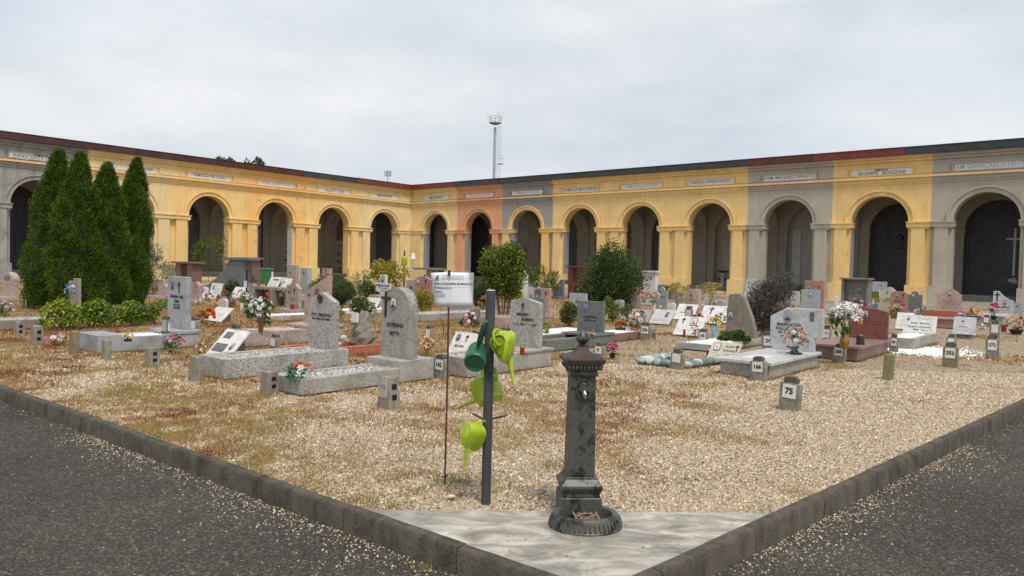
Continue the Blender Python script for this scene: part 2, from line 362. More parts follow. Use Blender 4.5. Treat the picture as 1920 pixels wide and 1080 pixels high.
# ------------------------------------------------------------------ pebbles and weeds
PALG = np.array([(.36, .28, .195), (.45, .36, .25), (.30, .235, .17), (.54, .46, .345), (.42, .37, .30), (.66, .60, .50), (.25, .215, .18), (.48, .36, .21), (.19, .165, .14), (.76, .72, .64)])
PALG = PALG * np.array([1.0, .97, .92]); PALP = np.array([.22, .2, .17, .12, .12, .045, .08, .06, .045, .008]); PALP /= PALP.sum()
def peb_mesh(name, xy, z, r, pal=PALG, prob=PALP, hs=.55):
    n = len(xy); k = 5; th = rng.random((n, 1)) * 6.28 + np.arange(k) * 2 * np.pi / k + rng.uniform(-.3, .3, (n, k))
    rr = r[:, None] * rng.uniform(.7, 1.25, (n, k)); asp = rng.uniform(.55, 1, (n, 1)); rot = rng.random((n, 1)) * 6.28
    lx = rr * np.cos(th); ly = rr * np.sin(th) * asp
    V = np.zeros((n, k + 1, 3)); V[:, :k, 0] = xy[:, :1] + lx * np.cos(rot) - ly * np.sin(rot); V[:, :k, 1] = xy[:, 1:] + lx * np.sin(rot) + ly * np.cos(rot)
    V[:, :k, 2] = np.reshape(z, (-1, 1)) - .25 * r[:, None] + rng.uniform(-.2, .2, (n, k)) * r[:, None]
    V[:, k, :2] = xy + rng.uniform(-.3, .3, (n, 2)) * r[:, None]; V[:, k, 2] = z + r * hs * rng.uniform(.7, 1.5, n)
    b = (np.arange(n) * (k + 1))[:, None]; a = np.arange(k)
    T = np.stack([b + a, b + (a + 1) % k, np.broadcast_to(b + k, (n, k))], -1).reshape(-1)
    c = pal[rng.choice(len(pal), n, p=prob)] * rng.uniform(.85, 1.15, (n, 1))
    return np_mesh(name, V.reshape(-1, 3), T, 3, MPEB, np.repeat(np.clip(c, 0, 1), k, 0), True)
def uv_of(x, y):
    dx, dy = x - APEX.x, y - APEX.y; det = DL.x * DR.y - DL.y * DR.x
    return (dx * DR.y - dy * DR.x) / det, (DL.x * dy - DL.y * dx) / det
def in_bed(x, y, mg=.12):
    u, v = uv_of(x, y)
    sl = (y < SB1.y + (x - SB1.x) * (SB2.y - SB1.y) / (SB2.x - SB1.x)) & (x > SB1.x - .1) & (x < SB2.x + .12)
    return (u > mg) & (v > mg) & ~sl
def scatter(y0, y1, dens):
    n = int((y1 - y0) * (y1 * 1.56) * dens); y = rng.uniform(y0, y1, n); x = rng.uniform(-.78 * y1, .78 * y1, n)
    k = np.abs(x) < .76 * y + .3; x, y = x[k], y[k]; k = in_bed(x, y); return x[k], y[k]
xs, ys, rs = [], [], []
for y0, y1, dn, ra, rb in ((3.6, 5.6, 4400, .006, .0145), (5.6, 7.2, 3300, .007, .0155), (7.2, 9.2, 1900, .009, .018), (9.2, 12.5, 900, .012, .022)):
    x, y = scatter(y0, y1, dn); k = rng.random(len(x)) > weedmask(x, y) * .62; x, y = x[k], y[k]
    xs.append(x); ys.append(y); rs.append(rng.uniform(ra, rb, len(x)))
x = np.concatenate(xs); y = np.concatenate(ys); r = np.concatenate(rs)
o = link('gravel_pebbles', peb_mesh('gravel_pebbles', np.stack([x, y], 1), -.016 + (fbm(x, y, .6, 5, 3) - .5) * .03, r))
tag(o, 'loose beige and cream gravel covering the cemetery bed', 'gravel', kind='stuff')
# gravel that spilled over the kerb onto the asphalt, plus litter on the slab
xs, ys = [], []
for d, nrm in ((DL, -NL), (DR, -NR)):
    n = 3600; s = rng.uniform(.2, 12, n); q = rng.exponential(.13, n) + .005
    pat = fbm(s, s * 0, .8, 21, 3); k = rng.random(n) < np.clip((pat - .46) * 5, .07, 1); s, q = s[k], q[k]
    xs.append(APEX.x + d.x * s + nrm.x * q); ys.append(APEX.y + d.y * s + nrm.y * q)
x = np.concatenate(xs); y = np.concatenate(ys)
tag(link('spilled_pebbles', peb_mesh('spilled_pebbles', np.stack([x, y], 1), np.full(len(x), -.147), rng.uniform(.004, .0095, len(x)))),
    'gravel spilled over the kerb onto the asphalt path', 'gravel', kind='stuff')
n = 5200; x = rng.uniform(-6, 6.5, n); y = rng.uniform(2.2, 8, n); u, v_ = uv_of(x, y); k = (u < -.02) | (v_ < -.02); x, y = x[k], y[k]
PALA = np.array([(.05, .05, .048), (.10, .095, .09), (.2, .19, .17), (.42, .38, .31)])
tag(link('asphalt_grit', peb_mesh('asphalt_grit', np.stack([x, y], 1), np.full(len(x), -.149), rng.uniform(.003, .0065, len(x)), PALA, [.3, .32, .24, .14])),
    'fine loose grit lying on the asphalt path', 'grit', kind='stuff')
n = 70; x = rng.uniform(-.9, 1.9, n); y = rng.uniform(3.7, 4.85, n); u, v_ = uv_of(x, y); k = (u > .16) & (v_ > .16) & ~in_bed(x, y); x, y = x[k], y[k]
tag(link('slab_crumbs', peb_mesh('slab_crumbs', np.stack([x, y], 1), np.full(len(x), .002), rng.uniform(.004, .012, len(x)), PALG * .45, PALP)),
    'dark crumbs scattered on the pale concrete slab', 'crumbs', kind='stuff')
def blades(name, x, y, z, hgt, wid, col, spread=.8, kids=1, mat=None):
    n = len(x); a = rng.random(n) * 6.28; tl = rng.uniform(0, spread, n) * hgt; ta = rng.random(n) * 6.28
    V = np.zeros((n, 3, 3)); V[:, 0, 0] = x - np.cos(a) * wid; V[:, 0, 1] = y - np.sin(a) * wid; V[:, 1, 0] = x + np.cos(a) * wid; V[:, 1, 1] = y + np.sin(a) * wid
    V[:, :2, 2] = np.reshape(z, (-1, 1)); V[:, 2, 0] = x + np.cos(ta) * tl; V[:, 2, 1] = y + np.sin(ta) * tl; V[:, 2, 2] = z + hgt
    return np_mesh(name, V.reshape(-1, 3), np.arange(n * 3), 3, mat or MWEED, col)
WP = np.array([(.40, .26, .11), (.33, .17, .075), (.26, .10, .055), (.37, .28, .095), (.26, .24, .075), (.46, .34, .17)])
xs, ys, hs, ws = [], [], [], []
for y0, y1, dn, hh, ww in ((3.6, 6, 20000, .022, .0030), (6, 9, 11000, .026, .004), (9, 14, 3600, .034, .007), (14, 26, 620, .05, .014), (26, 44, 120, .07, .024)):
    x, y = scatter(y0, y1, dn * .75); m = weedmask(x, y); k = rng.random(len(x)) < m * .85 * np.clip(fbm(x, y, 6, 33, 3) * 3.2 - .85, .04, 1); x, y = x[k], y[k]
    xs.append(x); ys.append(y); hs.append(hh * rng.uniform(.4, 1.6, len(x))); ws.append(ww * rng.uniform(.7, 1.5, len(x)))
x = np.concatenate(xs); y = np.concatenate(ys); h_ = np.concatenate(hs); w_ = np.concatenate(ws)
tone = fbm(x, y, 1.6, 51, 3); ti = np.clip(((tone - .28) * 11 + rng.normal(0, .9, len(x))), 0, 5).astype(int)
order = np.array([2, 1, 0, 5, 0, 3, 4]); ti = np.clip(ti + (rng.random(len(x)) < .5), 0, 6); cc = WP[order[ti]] * rng.uniform(.75, 1.25, (len(x), 1))
tag(link('dry_weeds', blades('dry_weeds', x, y, np.full(len(x), -.02), h_, w_, cc)), 'patchy dry rust and straw coloured weeds in the gravel', 'weeds', kind='stuff')
# green tufts beside the posts, the kerb and the graves
xs, ys = [], []
for px, py, n, s in ((850, 900, 150, .10), (930, 905, 90, .12), (795, 1068, 90, .03), (505, 742, 90, .12), (420, 715, 160, .14), (1745, 884, 30, .03), (60, 672, 120, .2), (40, 678, 120, .3), (150, 806, 25, .02), (245, 690, 110, .2), (520, 798, 160, .16), (470, 830, 130, .2), (700, 790, 110, .2), (960, 700, 140, .25), (1030, 872, 60, .08)):
    z = -.15 if py > 1000 or (px, py) in ((1745, 884), (150, 806)) else 0; p = G(px, py, z)
    xs.append(np.stack([rng.normal(p.x, s, n), rng.normal(p.y, s, n), np.full(n, p.z - .02)], 1))
q = np.concatenate(xs)
GP = np.array([(.20, .22, .055), (.30, .27, .08), (.13, .17, .04), (.36, .30, .11)])
tag(link('green_grass', blades('green_grass', q[:, 0], q[:, 1], q[:, 2], rng.uniform(.03, .085, len(q)), rng.uniform(.002, .004, len(q)), GP[rng.integers(0, 4, len(q))])),
    'small green and straw grass tufts beside posts and kerbs', 'grass', kind='stuff')
for px, py, r_, lb in ((845, 932, .035, 'flat cream stone in the gravel left of the grey pole'), (982, 911, .02, 'small pale stone chip right of the grey pole'), (775, 936, .02, 'small cream pebble by the slab, left of the flat cream stone')):
    tag(MB().blob((0, 0, .006), (r_, r_ * .6, r_ * .35), 7, 5, .25).build('stone', plain('cream_stone', (.62, .55, .43), .9, .2, 30), None, G(px, py)), lb, 'stone')
a = G(118, 690); tag(MB().tube([a, a + Vector((.12, .06, .02)), a + Vector((.27, .12, .01))], [.008, .007, .004], 5).build('twig', plain('bark', (.07, .05, .035), .9)), 'dark dead twig on the gravel at the left', 'twig')
# ================================================================== arcade
CORNER = Vector((-9.623, 69.66, 0))
OW, SPR = 1.55, 4.68                       # half opening, springing height
YL = [('pale_yellow_plaster', (.80, .62, .32)), ('yellow_plaster', (.84, .59, .245)), ('orange_yellow_plaster', (.82, .51, .17)), ('deep_yellow_plaster', (.82, .59, .26)),
      ('grey_plaster', (.47, .425, .345)), ('dirty_grey_plaster', (.36, .35, .315)), ('salmon_plaster', (.72, .38, .22)), ('peeling_plaster', (.31, .305, .29))]
PL = {}
for nme, c in YL:
    PL[nme] = weather(nme, c, sc3(c, .66 if 'dirty' not in nme else .40), .6 if 'dirty' not in nme else .95, 1.1, .9, .08, 30, None, .35)
PL['orange_yellow_plaster'] = weather('patchy_orange_plaster', (.82, .51, .17), (.82, .58, .26), .8, 1.3, .9, .1, 30, ((.42, .38, .31), .625, 1.1), .35)
PL['peeling_plaster'] = weather('peeling_grey_plaster', (.30, .30, .29), (.38, .36, .32), .7, 1.5, .9, .15, 30, ((.36, .22, .16), .62, 1.3))
BAND = plain('peach_band', (.70, .46, .26), .85, .1, 3); MARB = weather('old_plaque_marble', (.74, .73, .70), (.55, .54, .51), .6, 2.5, .6, .05)
FAS = {'b': plain('brown_metal_sheet', (.065, .028, .025), .5, .3, 2), 'r': plain('red_metal_sheet', (.17, .035, .027), .5, .25, 2), 'd': plain('dark_metal_sheet', (.045, .047, .05), .5, .25, 3),
       'm': plain('maroon_metal_sheet', (.10, .03, .027), .5, .25, 2), 'p': weather('rusted_metal_sheet', (.10, .035, .025), (.05, .03, .03), .7, 4, .7, .1, 30, ((.42, .38, .35), .66, 3.0))}
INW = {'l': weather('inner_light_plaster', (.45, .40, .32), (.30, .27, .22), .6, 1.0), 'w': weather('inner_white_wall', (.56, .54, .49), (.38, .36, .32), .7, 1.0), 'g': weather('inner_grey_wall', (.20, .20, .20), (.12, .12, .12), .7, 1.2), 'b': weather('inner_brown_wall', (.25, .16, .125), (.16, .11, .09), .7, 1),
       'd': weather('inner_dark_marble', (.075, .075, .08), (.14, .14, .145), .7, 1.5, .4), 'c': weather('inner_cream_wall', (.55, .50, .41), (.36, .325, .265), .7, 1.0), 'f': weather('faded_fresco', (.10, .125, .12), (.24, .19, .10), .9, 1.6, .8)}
DARKST = weather('dark_stone_step', (.085, .083, .08), (.15, .145, .135), .6, 3, .7); FLOORM = plain('arcade_floor_stone', (.24, .225, .20), .7, .15, 4)
JGREY = weather('bare_grey_jamb', (.30, .31, .32), (.22, .22, .22), .6, 2); WJ = plain('white_jamb_marble', (.62, .62, .62), .5, .1, 3)
IRON = plain('wrought_iron', (.02, .02, .022), .5); 
def arc(cx, r, n=22, z=SPR): return [(cx + r * math.cos(math.pi * k / n), z + r * math.sin(math.pi * k / n)) for k in range(n + 1)]
def f_ok(b): return b.get('fit') is not fit_blank
def wing(name, label, rz, sg, bays, fas, tend):
    W = thing(name, label, 'arcade', CORNER, rz)
    for i, bay in enumerate(bays):
        t0, t1, tc_, pm, extra = bay['t0'], bay['t1'], bay['c'], PL[bay['m']], bay
        x0, x1 = sorted((sg * t0, sg * t1)); cx = sg * tc_
        lm = PL[bay.get('pl', bay['m'])]; rm = PL[bay.get('pr', bay['m'])]
        poly = [(x0, 0), (cx - OW, 0)] + arc(cx, OW)[::-1] + [(cx + OW, 0), (x1, 0), (x1, 8.49), (x0, 8.49)]
        MB().prism(poly, 0, .72).build('bay_wall', pm, W)
        ring = [(cx + OW + .30, SPR - .01)] + arc(cx, OW + .30) + [(cx - OW - .30, SPR - .01), (cx - OW - .001, SPR - .01)] + arc(cx, OW + .001)[::-1] + [(cx + OW + .001, SPR - .01)]
        am = MB().prism(ring, -.08, 0.001).build('arch_moulding', PL[bay.get('am', bay['m'])], W)
        ring = [(cx + OW + .34, SPR)] + arc(cx, OW + .34) + arc(cx, OW + .25)[::-1] + [(cx + OW + .25, SPR)]
        MB().prism(ring, -.15, -.07).build('moulding_edge', PL[bay.get('am', bay['m'])], am)
        for (a, e, mm) in ((x0, cx - OW, lm), (cx + OW, x1, rm)):
            lft = a == x0
            oi, oo = (e, a) if lft else (a, e); s = 1 if lft else -1      # opening edge, pier centre side
            if abs(oo - oi) > .7:
                pa, pb = sorted((oi - s * .20, oo + s * .23)); MB().box(pa, pb, -.21, .0, 1.07, 4.375).build('pilaster', mm, W)
                pa, pb = sorted((oi - s * .0, oo + s * .23)); MB().box(pa, oo if oo > pa else pb, -.205, 0, 4.28, 4.375).build('pilaster_head', mm, W)
            pa, pb = sorted((oi + s * .06, oo)); 
            im = MB().box(pa, pb, -.26, .70, 4.375, 4.62).build('impost', mm, W); MB().box(pa - (.025 if not lft else 0), pb + (.025 if lft else 0), -.31, .71, 4.62, 4.68).build('impost_lip', mm, im)
            pm_ = PL[bay['pp']] if bay.get('pp') else mm
            pa, pb = sorted((oi + s * .03, oo)); MB().box(pa, pb, -.29, .6, 0, 1.07).build('plinth', pm_, W)
            if bay.get('jamb') and ((lft and 'l' in bay['jamb']) or (not lft and 'r' in bay['jamb'])):
                pa, pb = sorted((oi, oi + s * .02)); MB().box(pa, pb, .002, .72, .6, 4.37).build('jamb_panel', JGREY if 'g' in bay['jamb'] else WJ, W)
        st = MB().box(x0, x1, -.05, 0, 6.87, 7.0).box(x0, x1, -.10, 0, 7.0, 7.19).build('string_course', pm, W)
        MB().box(x0, x1, -.22, .0, 7.195, 7.33).build('string_band', BAND if bay['m'] in ('grey_plaster', 'dirty_grey_plaster', 'peeling_plaster') else pm, st)
        co = MB().box(x0, x1, -.13, 0, 8.17, 8.33).box(x0, x1, -.27, 0, 8.33, 8.49).build('cornice', pm, W)
        pw, pz0, pz1 = 1.62, 7.46, 7.83
        for (a, e) in ((x0, cx - pw - .22), (cx + pw + .22, x1)):
            if e - a > .3: MB().box(a + (.0 if abs(a - x0) < .01 and a != 0 else 0), e, -.07, 0, 7.42, 7.87).build('frieze_panel', pm, W)
        fr = MB().box(cx - pw - .09, cx + pw + .09, -.11, 0, pz1, pz1 + .07).box(cx - pw - .09, cx + pw + .09, -.07, 0, pz0 - .06, pz0).box(cx - pw - .09, cx - pw, -.07, 0, pz0, pz1).box(cx + pw, cx + pw + .09, -.07, 0, pz0, pz1).build('plaque_frame', pm, W)
        pq = MB().box(cx - pw, cx + pw, -.03, 0, pz0, pz1).build('name_plaque', MARB, W)
        for (s_, dx, dz, sz, fm) in bay['txt']:
            link('lettering', text_mesh(s_, sz * 1.3, fm, .018, .002, 1.0), pq, (cx + dx, -.032, (pz0 + pz1) / 2 + dz), (math.pi / 2, 0, 0))
        MB().box(x0, x1, .02, .9, .27, .60).build('entrance_step', DARKST, W); MB().box(cx - OW, cx + OW, -.02, .7, 0, .27).build('step_base', pm, W)
        # inside: back wall, dividing arch, vault
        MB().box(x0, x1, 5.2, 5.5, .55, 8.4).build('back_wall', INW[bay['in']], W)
        e = x1 if sg > 0 else x0
        dp = [(.72, .6), (1.25, .6), (1.25, 4.4)] + [(2.95 - 1.7 * math.cos(math.pi * k / 14), 4.4 + 1.7 * math.sin(math.pi * k / 14)) for k in range(15)] + [(4.65, .6), (5.2, .6), (5.2, 8.4), (.72, 8.4)]
        dm = MB(); n = len(dp); dm.add([(e - .3, p, z) for p, z in dp] + [(e + .3, p, z) for p, z in dp], [tuple(range(n)), tuple(range(2 * n - 1, n - 1, -1))] + [((q + 1) % n, q, q + n, (q + 1) % n + n) for q in range(n)])
        dm.build('dividing_arch', INW['l'], W)
        vp = [(.72 + (5.2 - .72) * k / 12, 6.35 + .9 * math.sin(math.pi * k / 12)) for k in range(13)]
        vm = MB(); vm.add([(xx, p, z) for xx in (x0, x1) for p, z in vp], [(k, k + 1, k + 14, k + 13) for k in range(12)]); vm.build('vault', INW['l'], W, smooth=True)
        if f_ok(bay):
            ip = [(x0, .6), (cx - 1.75, .6)] + arc(cx, 1.75, 18, 4.45)[::-1] + [(cx + 1.75, .6), (x1, .6), (x1, 8.2), (x0, 8.2)]
            MB().prism(ip, 4.75, 5.0).build('inner_arch', INW['l'], W); [MB().box(a_, e_, 4.7, 5.0, 4.2, 4.45).build('inner_impost', INW['l'], W) for a_, e_ in ((x0, cx - 1.7), (cx + 1.7, x1))]
        f = bay.get('fit')
        if f: f(W, cx, bay)
    a, e = sorted((sg * -6.0 if sg > 0 else 0, sg * tend)); a = min(a, 0) if sg > 0 else a
    MB().box(a, e, .72, 5.5, .35, .595).build('arcade_floor', FLOORM, W)
    xa, xb = sorted((0, sg * tend)); MB().box(xa, xb, .0, 5.9, 8.5, 8.62).build('roof_slab', FAS['d'], W)
    MB().box(*sorted((0, sg * .3)), .72, 5.2, .6, 8.4).build('end_wall', INW['g'], W); ed = sg * (tend - .02); MB().box(*sorted((ed, ed + sg * .3)), .5, 5.5, 0, 8.4).build('end_wall', INW['g'], W)
    s = 0
    for tt, k in fas:
        xa, xb = sorted((sg * s, sg * tt)); xb -= .012; s = tt; j = random.uniform(-.015, .015)
        n_ = max(1, round((xb - xa) / 3))
        for q in range(n_):
            u0, u1 = lerp(xa, xb, q / n_), lerp(xa, xb, (q + 1) / n_) - .015
            MB().box(u0, u1, -.46, .15, 8.495, 8.90 + j).build('roof_fascia', FAS[k], W); MB().box(u0, u1, -.49, .2, 8.90 + j, 8.935 + j).build('roof_edge', FAS[k], W)
    return W
def cross(W, x, y, z0, z1, arm, r, mat, zc=None):
    zc = zc or z0 + (z1 - z0) * .68
    MB().box(x - r, x + r, y - r, y + r, z0, z1).box(x - arm, x + arm, y - r * .9, y + r * .9, zc - r, zc + r).build('wall_cross', mat, W)
def niches(W, cx, y, flow=True):
    g = plain('niche_marble', (.45, .42, .38), .5, .12, 4)
    for r in range(4):
        for c_ in range(4):
            x = cx - 1.5 + c_ * .76; z = .75 + r * .72; o = MB().box(x, x + .72, y - .05, y, z, z + .68).build('niche_slab', g, W)
            if flow:
                m = MB()
                for q in range(4): m.blob((x + .15 + random.random() * .4, y - .1, z + .12 + random.random() * .2), .07, 6, 4, .3, random.choice([(.30, .02, .02), (.42, .30, .28), (.05, .08, .03), (.35, .12, .05)]))
                m.build('niche_flowers', MPET, o)
def fit_cross2(W, cx, b):
    cross(W, cx - .55, 4.2, .6, 4.9, .35, .07, IRON, 4.1); MB().box(cx + .75, cx + .83, 3.2, 3.28, .6, 7.0).build('iron_post', IRON, W)
    MB().box(cx + .2, cx + .9, 5.1, 5.2, 1.0, 4.0).build('wall_tablet', INW['w'], W)
def fit_cross_niche(W, cx, b): niches(W, cx, 5.2); cross(W, cx + b.get('cxo', .5), 3.6, 1.4, 4.6, .32, .065, IRON, 3.9)
def fit_niche(W, cx, b): niches(W, cx, 5.2)
def fit_plaque(W, cx, b):
    MB().box(cx - 1.6, cx - .6, 5.0, 5.2, 2.9, 3.4).build('wall_tablet', WJ, W); MB().box(cx - 1.3, cx - .7, 4.4, 4.9, .6, 1.5).build('stone_altar', WJ, W)
    MB().prism([(cx + .1, 4.9), (cx + 1.7, 4.9)] + [(cx + .9 + .8 * math.cos(q * math.pi / 8), 4.9 + .9 * math.sin(q * math.pi / 8)) for q in range(9)], 5.13, 5.2).build('lunette', plain('blue_grey_lunette', (.07, .09, .11), .5), W)
def fit_fresco(W, cx, b):
    m = MB()
    for q in range(26): m.blob((cx - .3 + random.gauss(0, .3), 5.18, 2.6 + random.gauss(0, .7)), (.14, .02, .25), 7, 5, .4, random.choice([(.28, .19, .10), (.20, .17, .13), (.33, .24, .16), (.06, .12, .13)]))
    m.build('fresco_figure', MPET, W)
def fit_lattice(W, cx, b):
    m = MB()
    for (x, z) in ((0, 2.5), (0, 1.9), (0, 3.1), (-.5, 2.5), (.5, 2.5)):
        m.tube([(cx + x + .22 * math.cos(k * math.pi / 2), 4.9, z + .28 * math.sin(k * math.pi / 2)) for k in range(5)], .03, 5)
    m.box(cx - .03, cx + .03, 4.87, 4.93, 1.3, 4.6).box(cx + .6, cx + .68, 4.9, 5.0, 1.0, 4.7).build('iron_ornament', IRON, W)
def fit_inscr(W, cx, b):
    p = MB().box(cx - 1.2, cx + .2, 5.12, 5.2, 2.0, 4.0).build('wall_tablet', INW['w'], W); m = MB()
    for r in range(9):
        x = cx - 1.0
        while x < cx: 
            l_ = random.uniform(.05, .18); m.box(x, x + l_, 5.112, 5.12, 3.75 - r * .18, 3.79 - r * .18); x += l_ + .05
    m.build('inscription', GREYL, p)
    MB().box(cx - .95, cx - .75, 4.2, 4.4, .6, 1.35).box(cx - 1.1, cx - .6, 4.05, 4.55, 1.35, 1.42).build('stone_table', WJ, W)
    MB().box(cx - 1.5, cx + .5, 5.0, 5.2, 1.55, 1.65).box(cx - 1.5, cx + .5, 5.0, 5.2, 1.0, 1.06).build('wall_shelf', DARKST, W)
def fit_panels(W, cx, b):
    for x, wd in ((cx - .05, .28), (cx + .6, .34)):
        p = MB().box(x, x + wd, 5.1, 5.2, 1.4, 4.1).build('wall_panel', IRON, W); MB().box(x + .05, x + wd - .05, 5.09, 5.1, 1.5, 4.0).build('panel_inset', INW['f'] if x > cx else INW['w'], p)
    MB().box(cx - 1.5, cx - .9, 5.1, 5.2, .8, 4.6).build('wall_tablet', WJ, W)
    m = MB()
    for q in range(12):
        a = random.uniform(.2, 1.5); m.tube([(cx + .2 + .25 * k, 4.8 - .1 * k, 4.7 + a + .3 * math.sin(k + q)) for k in range(4)], .03, 5)
    m.build('vault_painting', IRON, W)
def fit_lantern(W, cx, b):
    y = 2.4; x = cx + .62
    m = MB().tube([(x, y, 4.05), (x, y, 6.4)], .008, 4).lathe([(.03, 4.1), (.19, 3.95), (.25, 3.8), (.235, 3.79)], 6, c=(x, y)).lathe([(.10, 3.28), (.14, 3.3), (.13, 3.24), (.02, 3.2)], 6, c=(x, y))
    for k in range(6):
        q = k * math.pi / 3; m.tube([(x + .235 * math.cos(q), y + .235 * math.sin(q), 3.8), (x + .13 * math.cos(q), y + .13 * math.sin(q), 3.3)], .014, 4)
    m.build('hanging_lantern', IRON, W)
def fit_whitecross(W, cx, b):
    cross(W, cx + .92, 3.9, 1.75, 4.45, .42, .055, plain('cross_marble', (.50, .50, .49), .5), 3.85); MB().blob((cx + .9, 3.8, 1.45), (.25, .15, .18), 8, 5, .3).build('cross_foot', INW['w'], W)
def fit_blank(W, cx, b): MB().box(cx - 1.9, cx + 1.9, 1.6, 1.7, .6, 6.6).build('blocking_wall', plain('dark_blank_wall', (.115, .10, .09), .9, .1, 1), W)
B = BLACK; g_ = plain('worn_black_lettering', (.19, .19, .185), .8); faint = plain('faint_lettering', (.42, .41, .40), .8)
RB = []; sp_ = 5.335; c0 = 3.32
rm = ['pale_yellow_plaster', 'salmon_plaster', 'peeling_plaster', 'deep_yellow_plaster', 'deep_yellow_plaster', 'deep_yellow_plaster', 'grey_plaster', 'yellow_plaster', 'grey_plaster', 'yellow_plaster']
rin = ['g', 'w', 'f', 'b', 'g', 'c', 'w', 'd', 'd', 'c']
rtx = [[('MUNICIPIO', 0, 0, .26, g_)], [('FAM. RE TACCHINI', 0, 0, .2, faint)], [('FAMIGLIA BOCCHI', 0, 0, .22, faint)], [('FAMIGLIA MOLINAROLI', 0, 0, .23, g_)], [('FAMIGLIA LUCCHINI', 0, 0, .22, faint)],
       [('FAMIGLIA BONINI ENRICO', 0, 0, .19, g_)], [('FAM. MANDELLI RENATO', 0, 0, .21, g_)], [('FAMIGLIA', 0, .1, .13, B), ('GIUSEPPE   BORZONI', 0, -.07, .21, g_)], [('FAM GIANCARLO LENTI', 0, 0, .24, faint)], []]
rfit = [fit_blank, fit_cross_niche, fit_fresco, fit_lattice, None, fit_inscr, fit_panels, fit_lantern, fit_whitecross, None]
for i in range(10):
    RB.append(dict(t0=0 if i == 0 else c0 + sp_ * (i - .5), t1=c0 + sp_ * (i + .5), c=c0 + sp_ * i, m=rm[i], txt=rtx[i], fit=rfit[i]))
    RB[-1]['in'] = rin[i]
RB[1]['jamb'] = 'lg'; RB[0]['jamb'] = 'lg'; RB[2].update(pl='deep_yellow_plaster', pr='orange_yellow_plaster', am='deep_yellow_plaster'); RB[3]['jamb'] = 'lg'; RB[7]['jamb'] = 'lg'; RB[8]['pp'] = 'grey_plaster'
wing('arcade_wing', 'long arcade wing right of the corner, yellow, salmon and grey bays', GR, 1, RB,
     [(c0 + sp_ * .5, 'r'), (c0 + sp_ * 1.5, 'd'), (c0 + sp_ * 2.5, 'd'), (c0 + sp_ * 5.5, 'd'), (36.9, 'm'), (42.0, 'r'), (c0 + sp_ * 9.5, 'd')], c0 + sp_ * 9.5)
LB = []; sp2 = 5.52; l0 = 3.3
lm_ = ['pale_yellow_plaster', 'yellow_plaster', 'orange_yellow_plaster', 'yellow_plaster', 'pale_yellow_plaster', 'dirty_grey_plaster', 'dirty_grey_plaster']
lin = ['b', 'w', 'w', 'g', 'w', 'd', 'd']
ltx = [[('MUNICIPIO', 0, 0, .26, g_)], [('FAMIGLIA', 0, .11, .11, faint), ('ADALETA   GUIDI', 0, -.06, .19, g_)], [('FAM. CASALI  SO  IN', 0, 0, .2, faint)], [('FAMIGLIA DE CARLI', 0, 0, .22, g_)], [('SCARBI', .95, 0, .22, g_)], [('FAMIGLIA', .1, .1, .14, B), ('INNOCENTE DONATI', 0, -.06, .22, g_)], []]
lfit = [fit_niche, fit_cross_niche, fit_cross2, fit_plaque, None, None, None]
for i in range(7):
    LB.append(dict(t0=0 if i == 0 else l0 + sp2 * (i - .5), t1=l0 + sp2 * (i + .5), c=l0 + sp2 * i, m=lm_[i], txt=ltx[i], fit=lfit[i])); LB[-1]['in'] = lin[i]
LB[2]['jamb'] = 'rw'
wing('arcade_wing', 'shorter arcade wing left of the corner, ending in grey bays behind the cypresses', GR + math.pi / 2, -1, LB,
     [(l0 + sp2 * .62, 'r'), (l0 + sp2 * 1.6, 'd'), (l0 + sp2 * 2.7, 'p'), (l0 + sp2 * 6.5, 'b')], l0 + sp2 * 6.5)
pav = weather('worn_grey_paving', (.30, .28, .245), (.20, .185, .16), .7, 1.5, .9, .2)
for d, n_, ln in ((AR, -AL, 60), (-AL, AR, 44)):
    a = CORNER; q = [a, a + d * ln, a + d * ln + n_ * 3.2, a + n_ * 3.2]
    q = [(p.x, p.y) for p in q]; ar_ = sum(q[i][0] * q[(i + 1) % 4][1] - q[(i + 1) % 4][0] * q[i][1] for i in range(4))
    tag(MB().slab(q if ar_ > 0 else q[::-1], -.05, .012 + (.004 if d == AR else 0)).build('pavement', pav), kind='structure')
# ================================================================== beyond the roofs
STEEL = plain('galvanised_steel', (.42, .45, .48), .5, .1, 1, metal=.3); WPAN = plain('white_panel', (.75, .76, .77), .5, .05, 1)
D = 120.0; k = D / FPX
base = G(920, 600); bx = (base / base.y) * D; bx.z = 0
hz = lambda y: CAMZ + (497.7 - y) * k
T = thing('antenna_mast', 'tall grey lattice ladder mast with round platform behind the right arcade wing', 'mast', bx, 0)
MB().lathe([(.26, 0), (.22, hz(240))], 12).build('pole', STEEL, T, auto=True)
m = MB()
m.box(.42, .47, -.03, .03, 3, hz(236)).box(.92, .97, -.03, .03, 3, hz(236)); z = 3
while z < hz(238): m.box(.42, .97, -.025, .025, z, z + .05); z += .42
m.build('ladder', STEEL, T)
zp = hz(232)
MB().lathe([(.28, zp - .3), (.9, zp - .08), (1.0, zp), (.95, zp + .05)], 16).build('platform', STEEL, T)
m = MB()
for zz in (zp + .55, zp + 1.05): m.tube([(1.0 * math.cos(q * math.pi / 8), 1.0 * math.sin(q * math.pi / 8), zz) for q in range(17)], .028, 5)
for q in range(8): m.tube([(1.0 * math.cos(q * math.pi / 4), 1.0 * math.sin(q * math.pi / 4), zp), (1.0 * math.cos(q * math.pi / 4), 1.0 * math.sin(q * math.pi / 4), zp + 1.1)], .035, 5)
m.build('railing', STEEL, T)
for x, y in ((-1.25, .1), (.55, -.5), (.75, .4), (1.25, .1), (.25, .2)): MB().box(x - .11, x + .11, y - .08, y + .08, zp + .85, zp + 1.7).build('antenna_panel', WPAN, T)
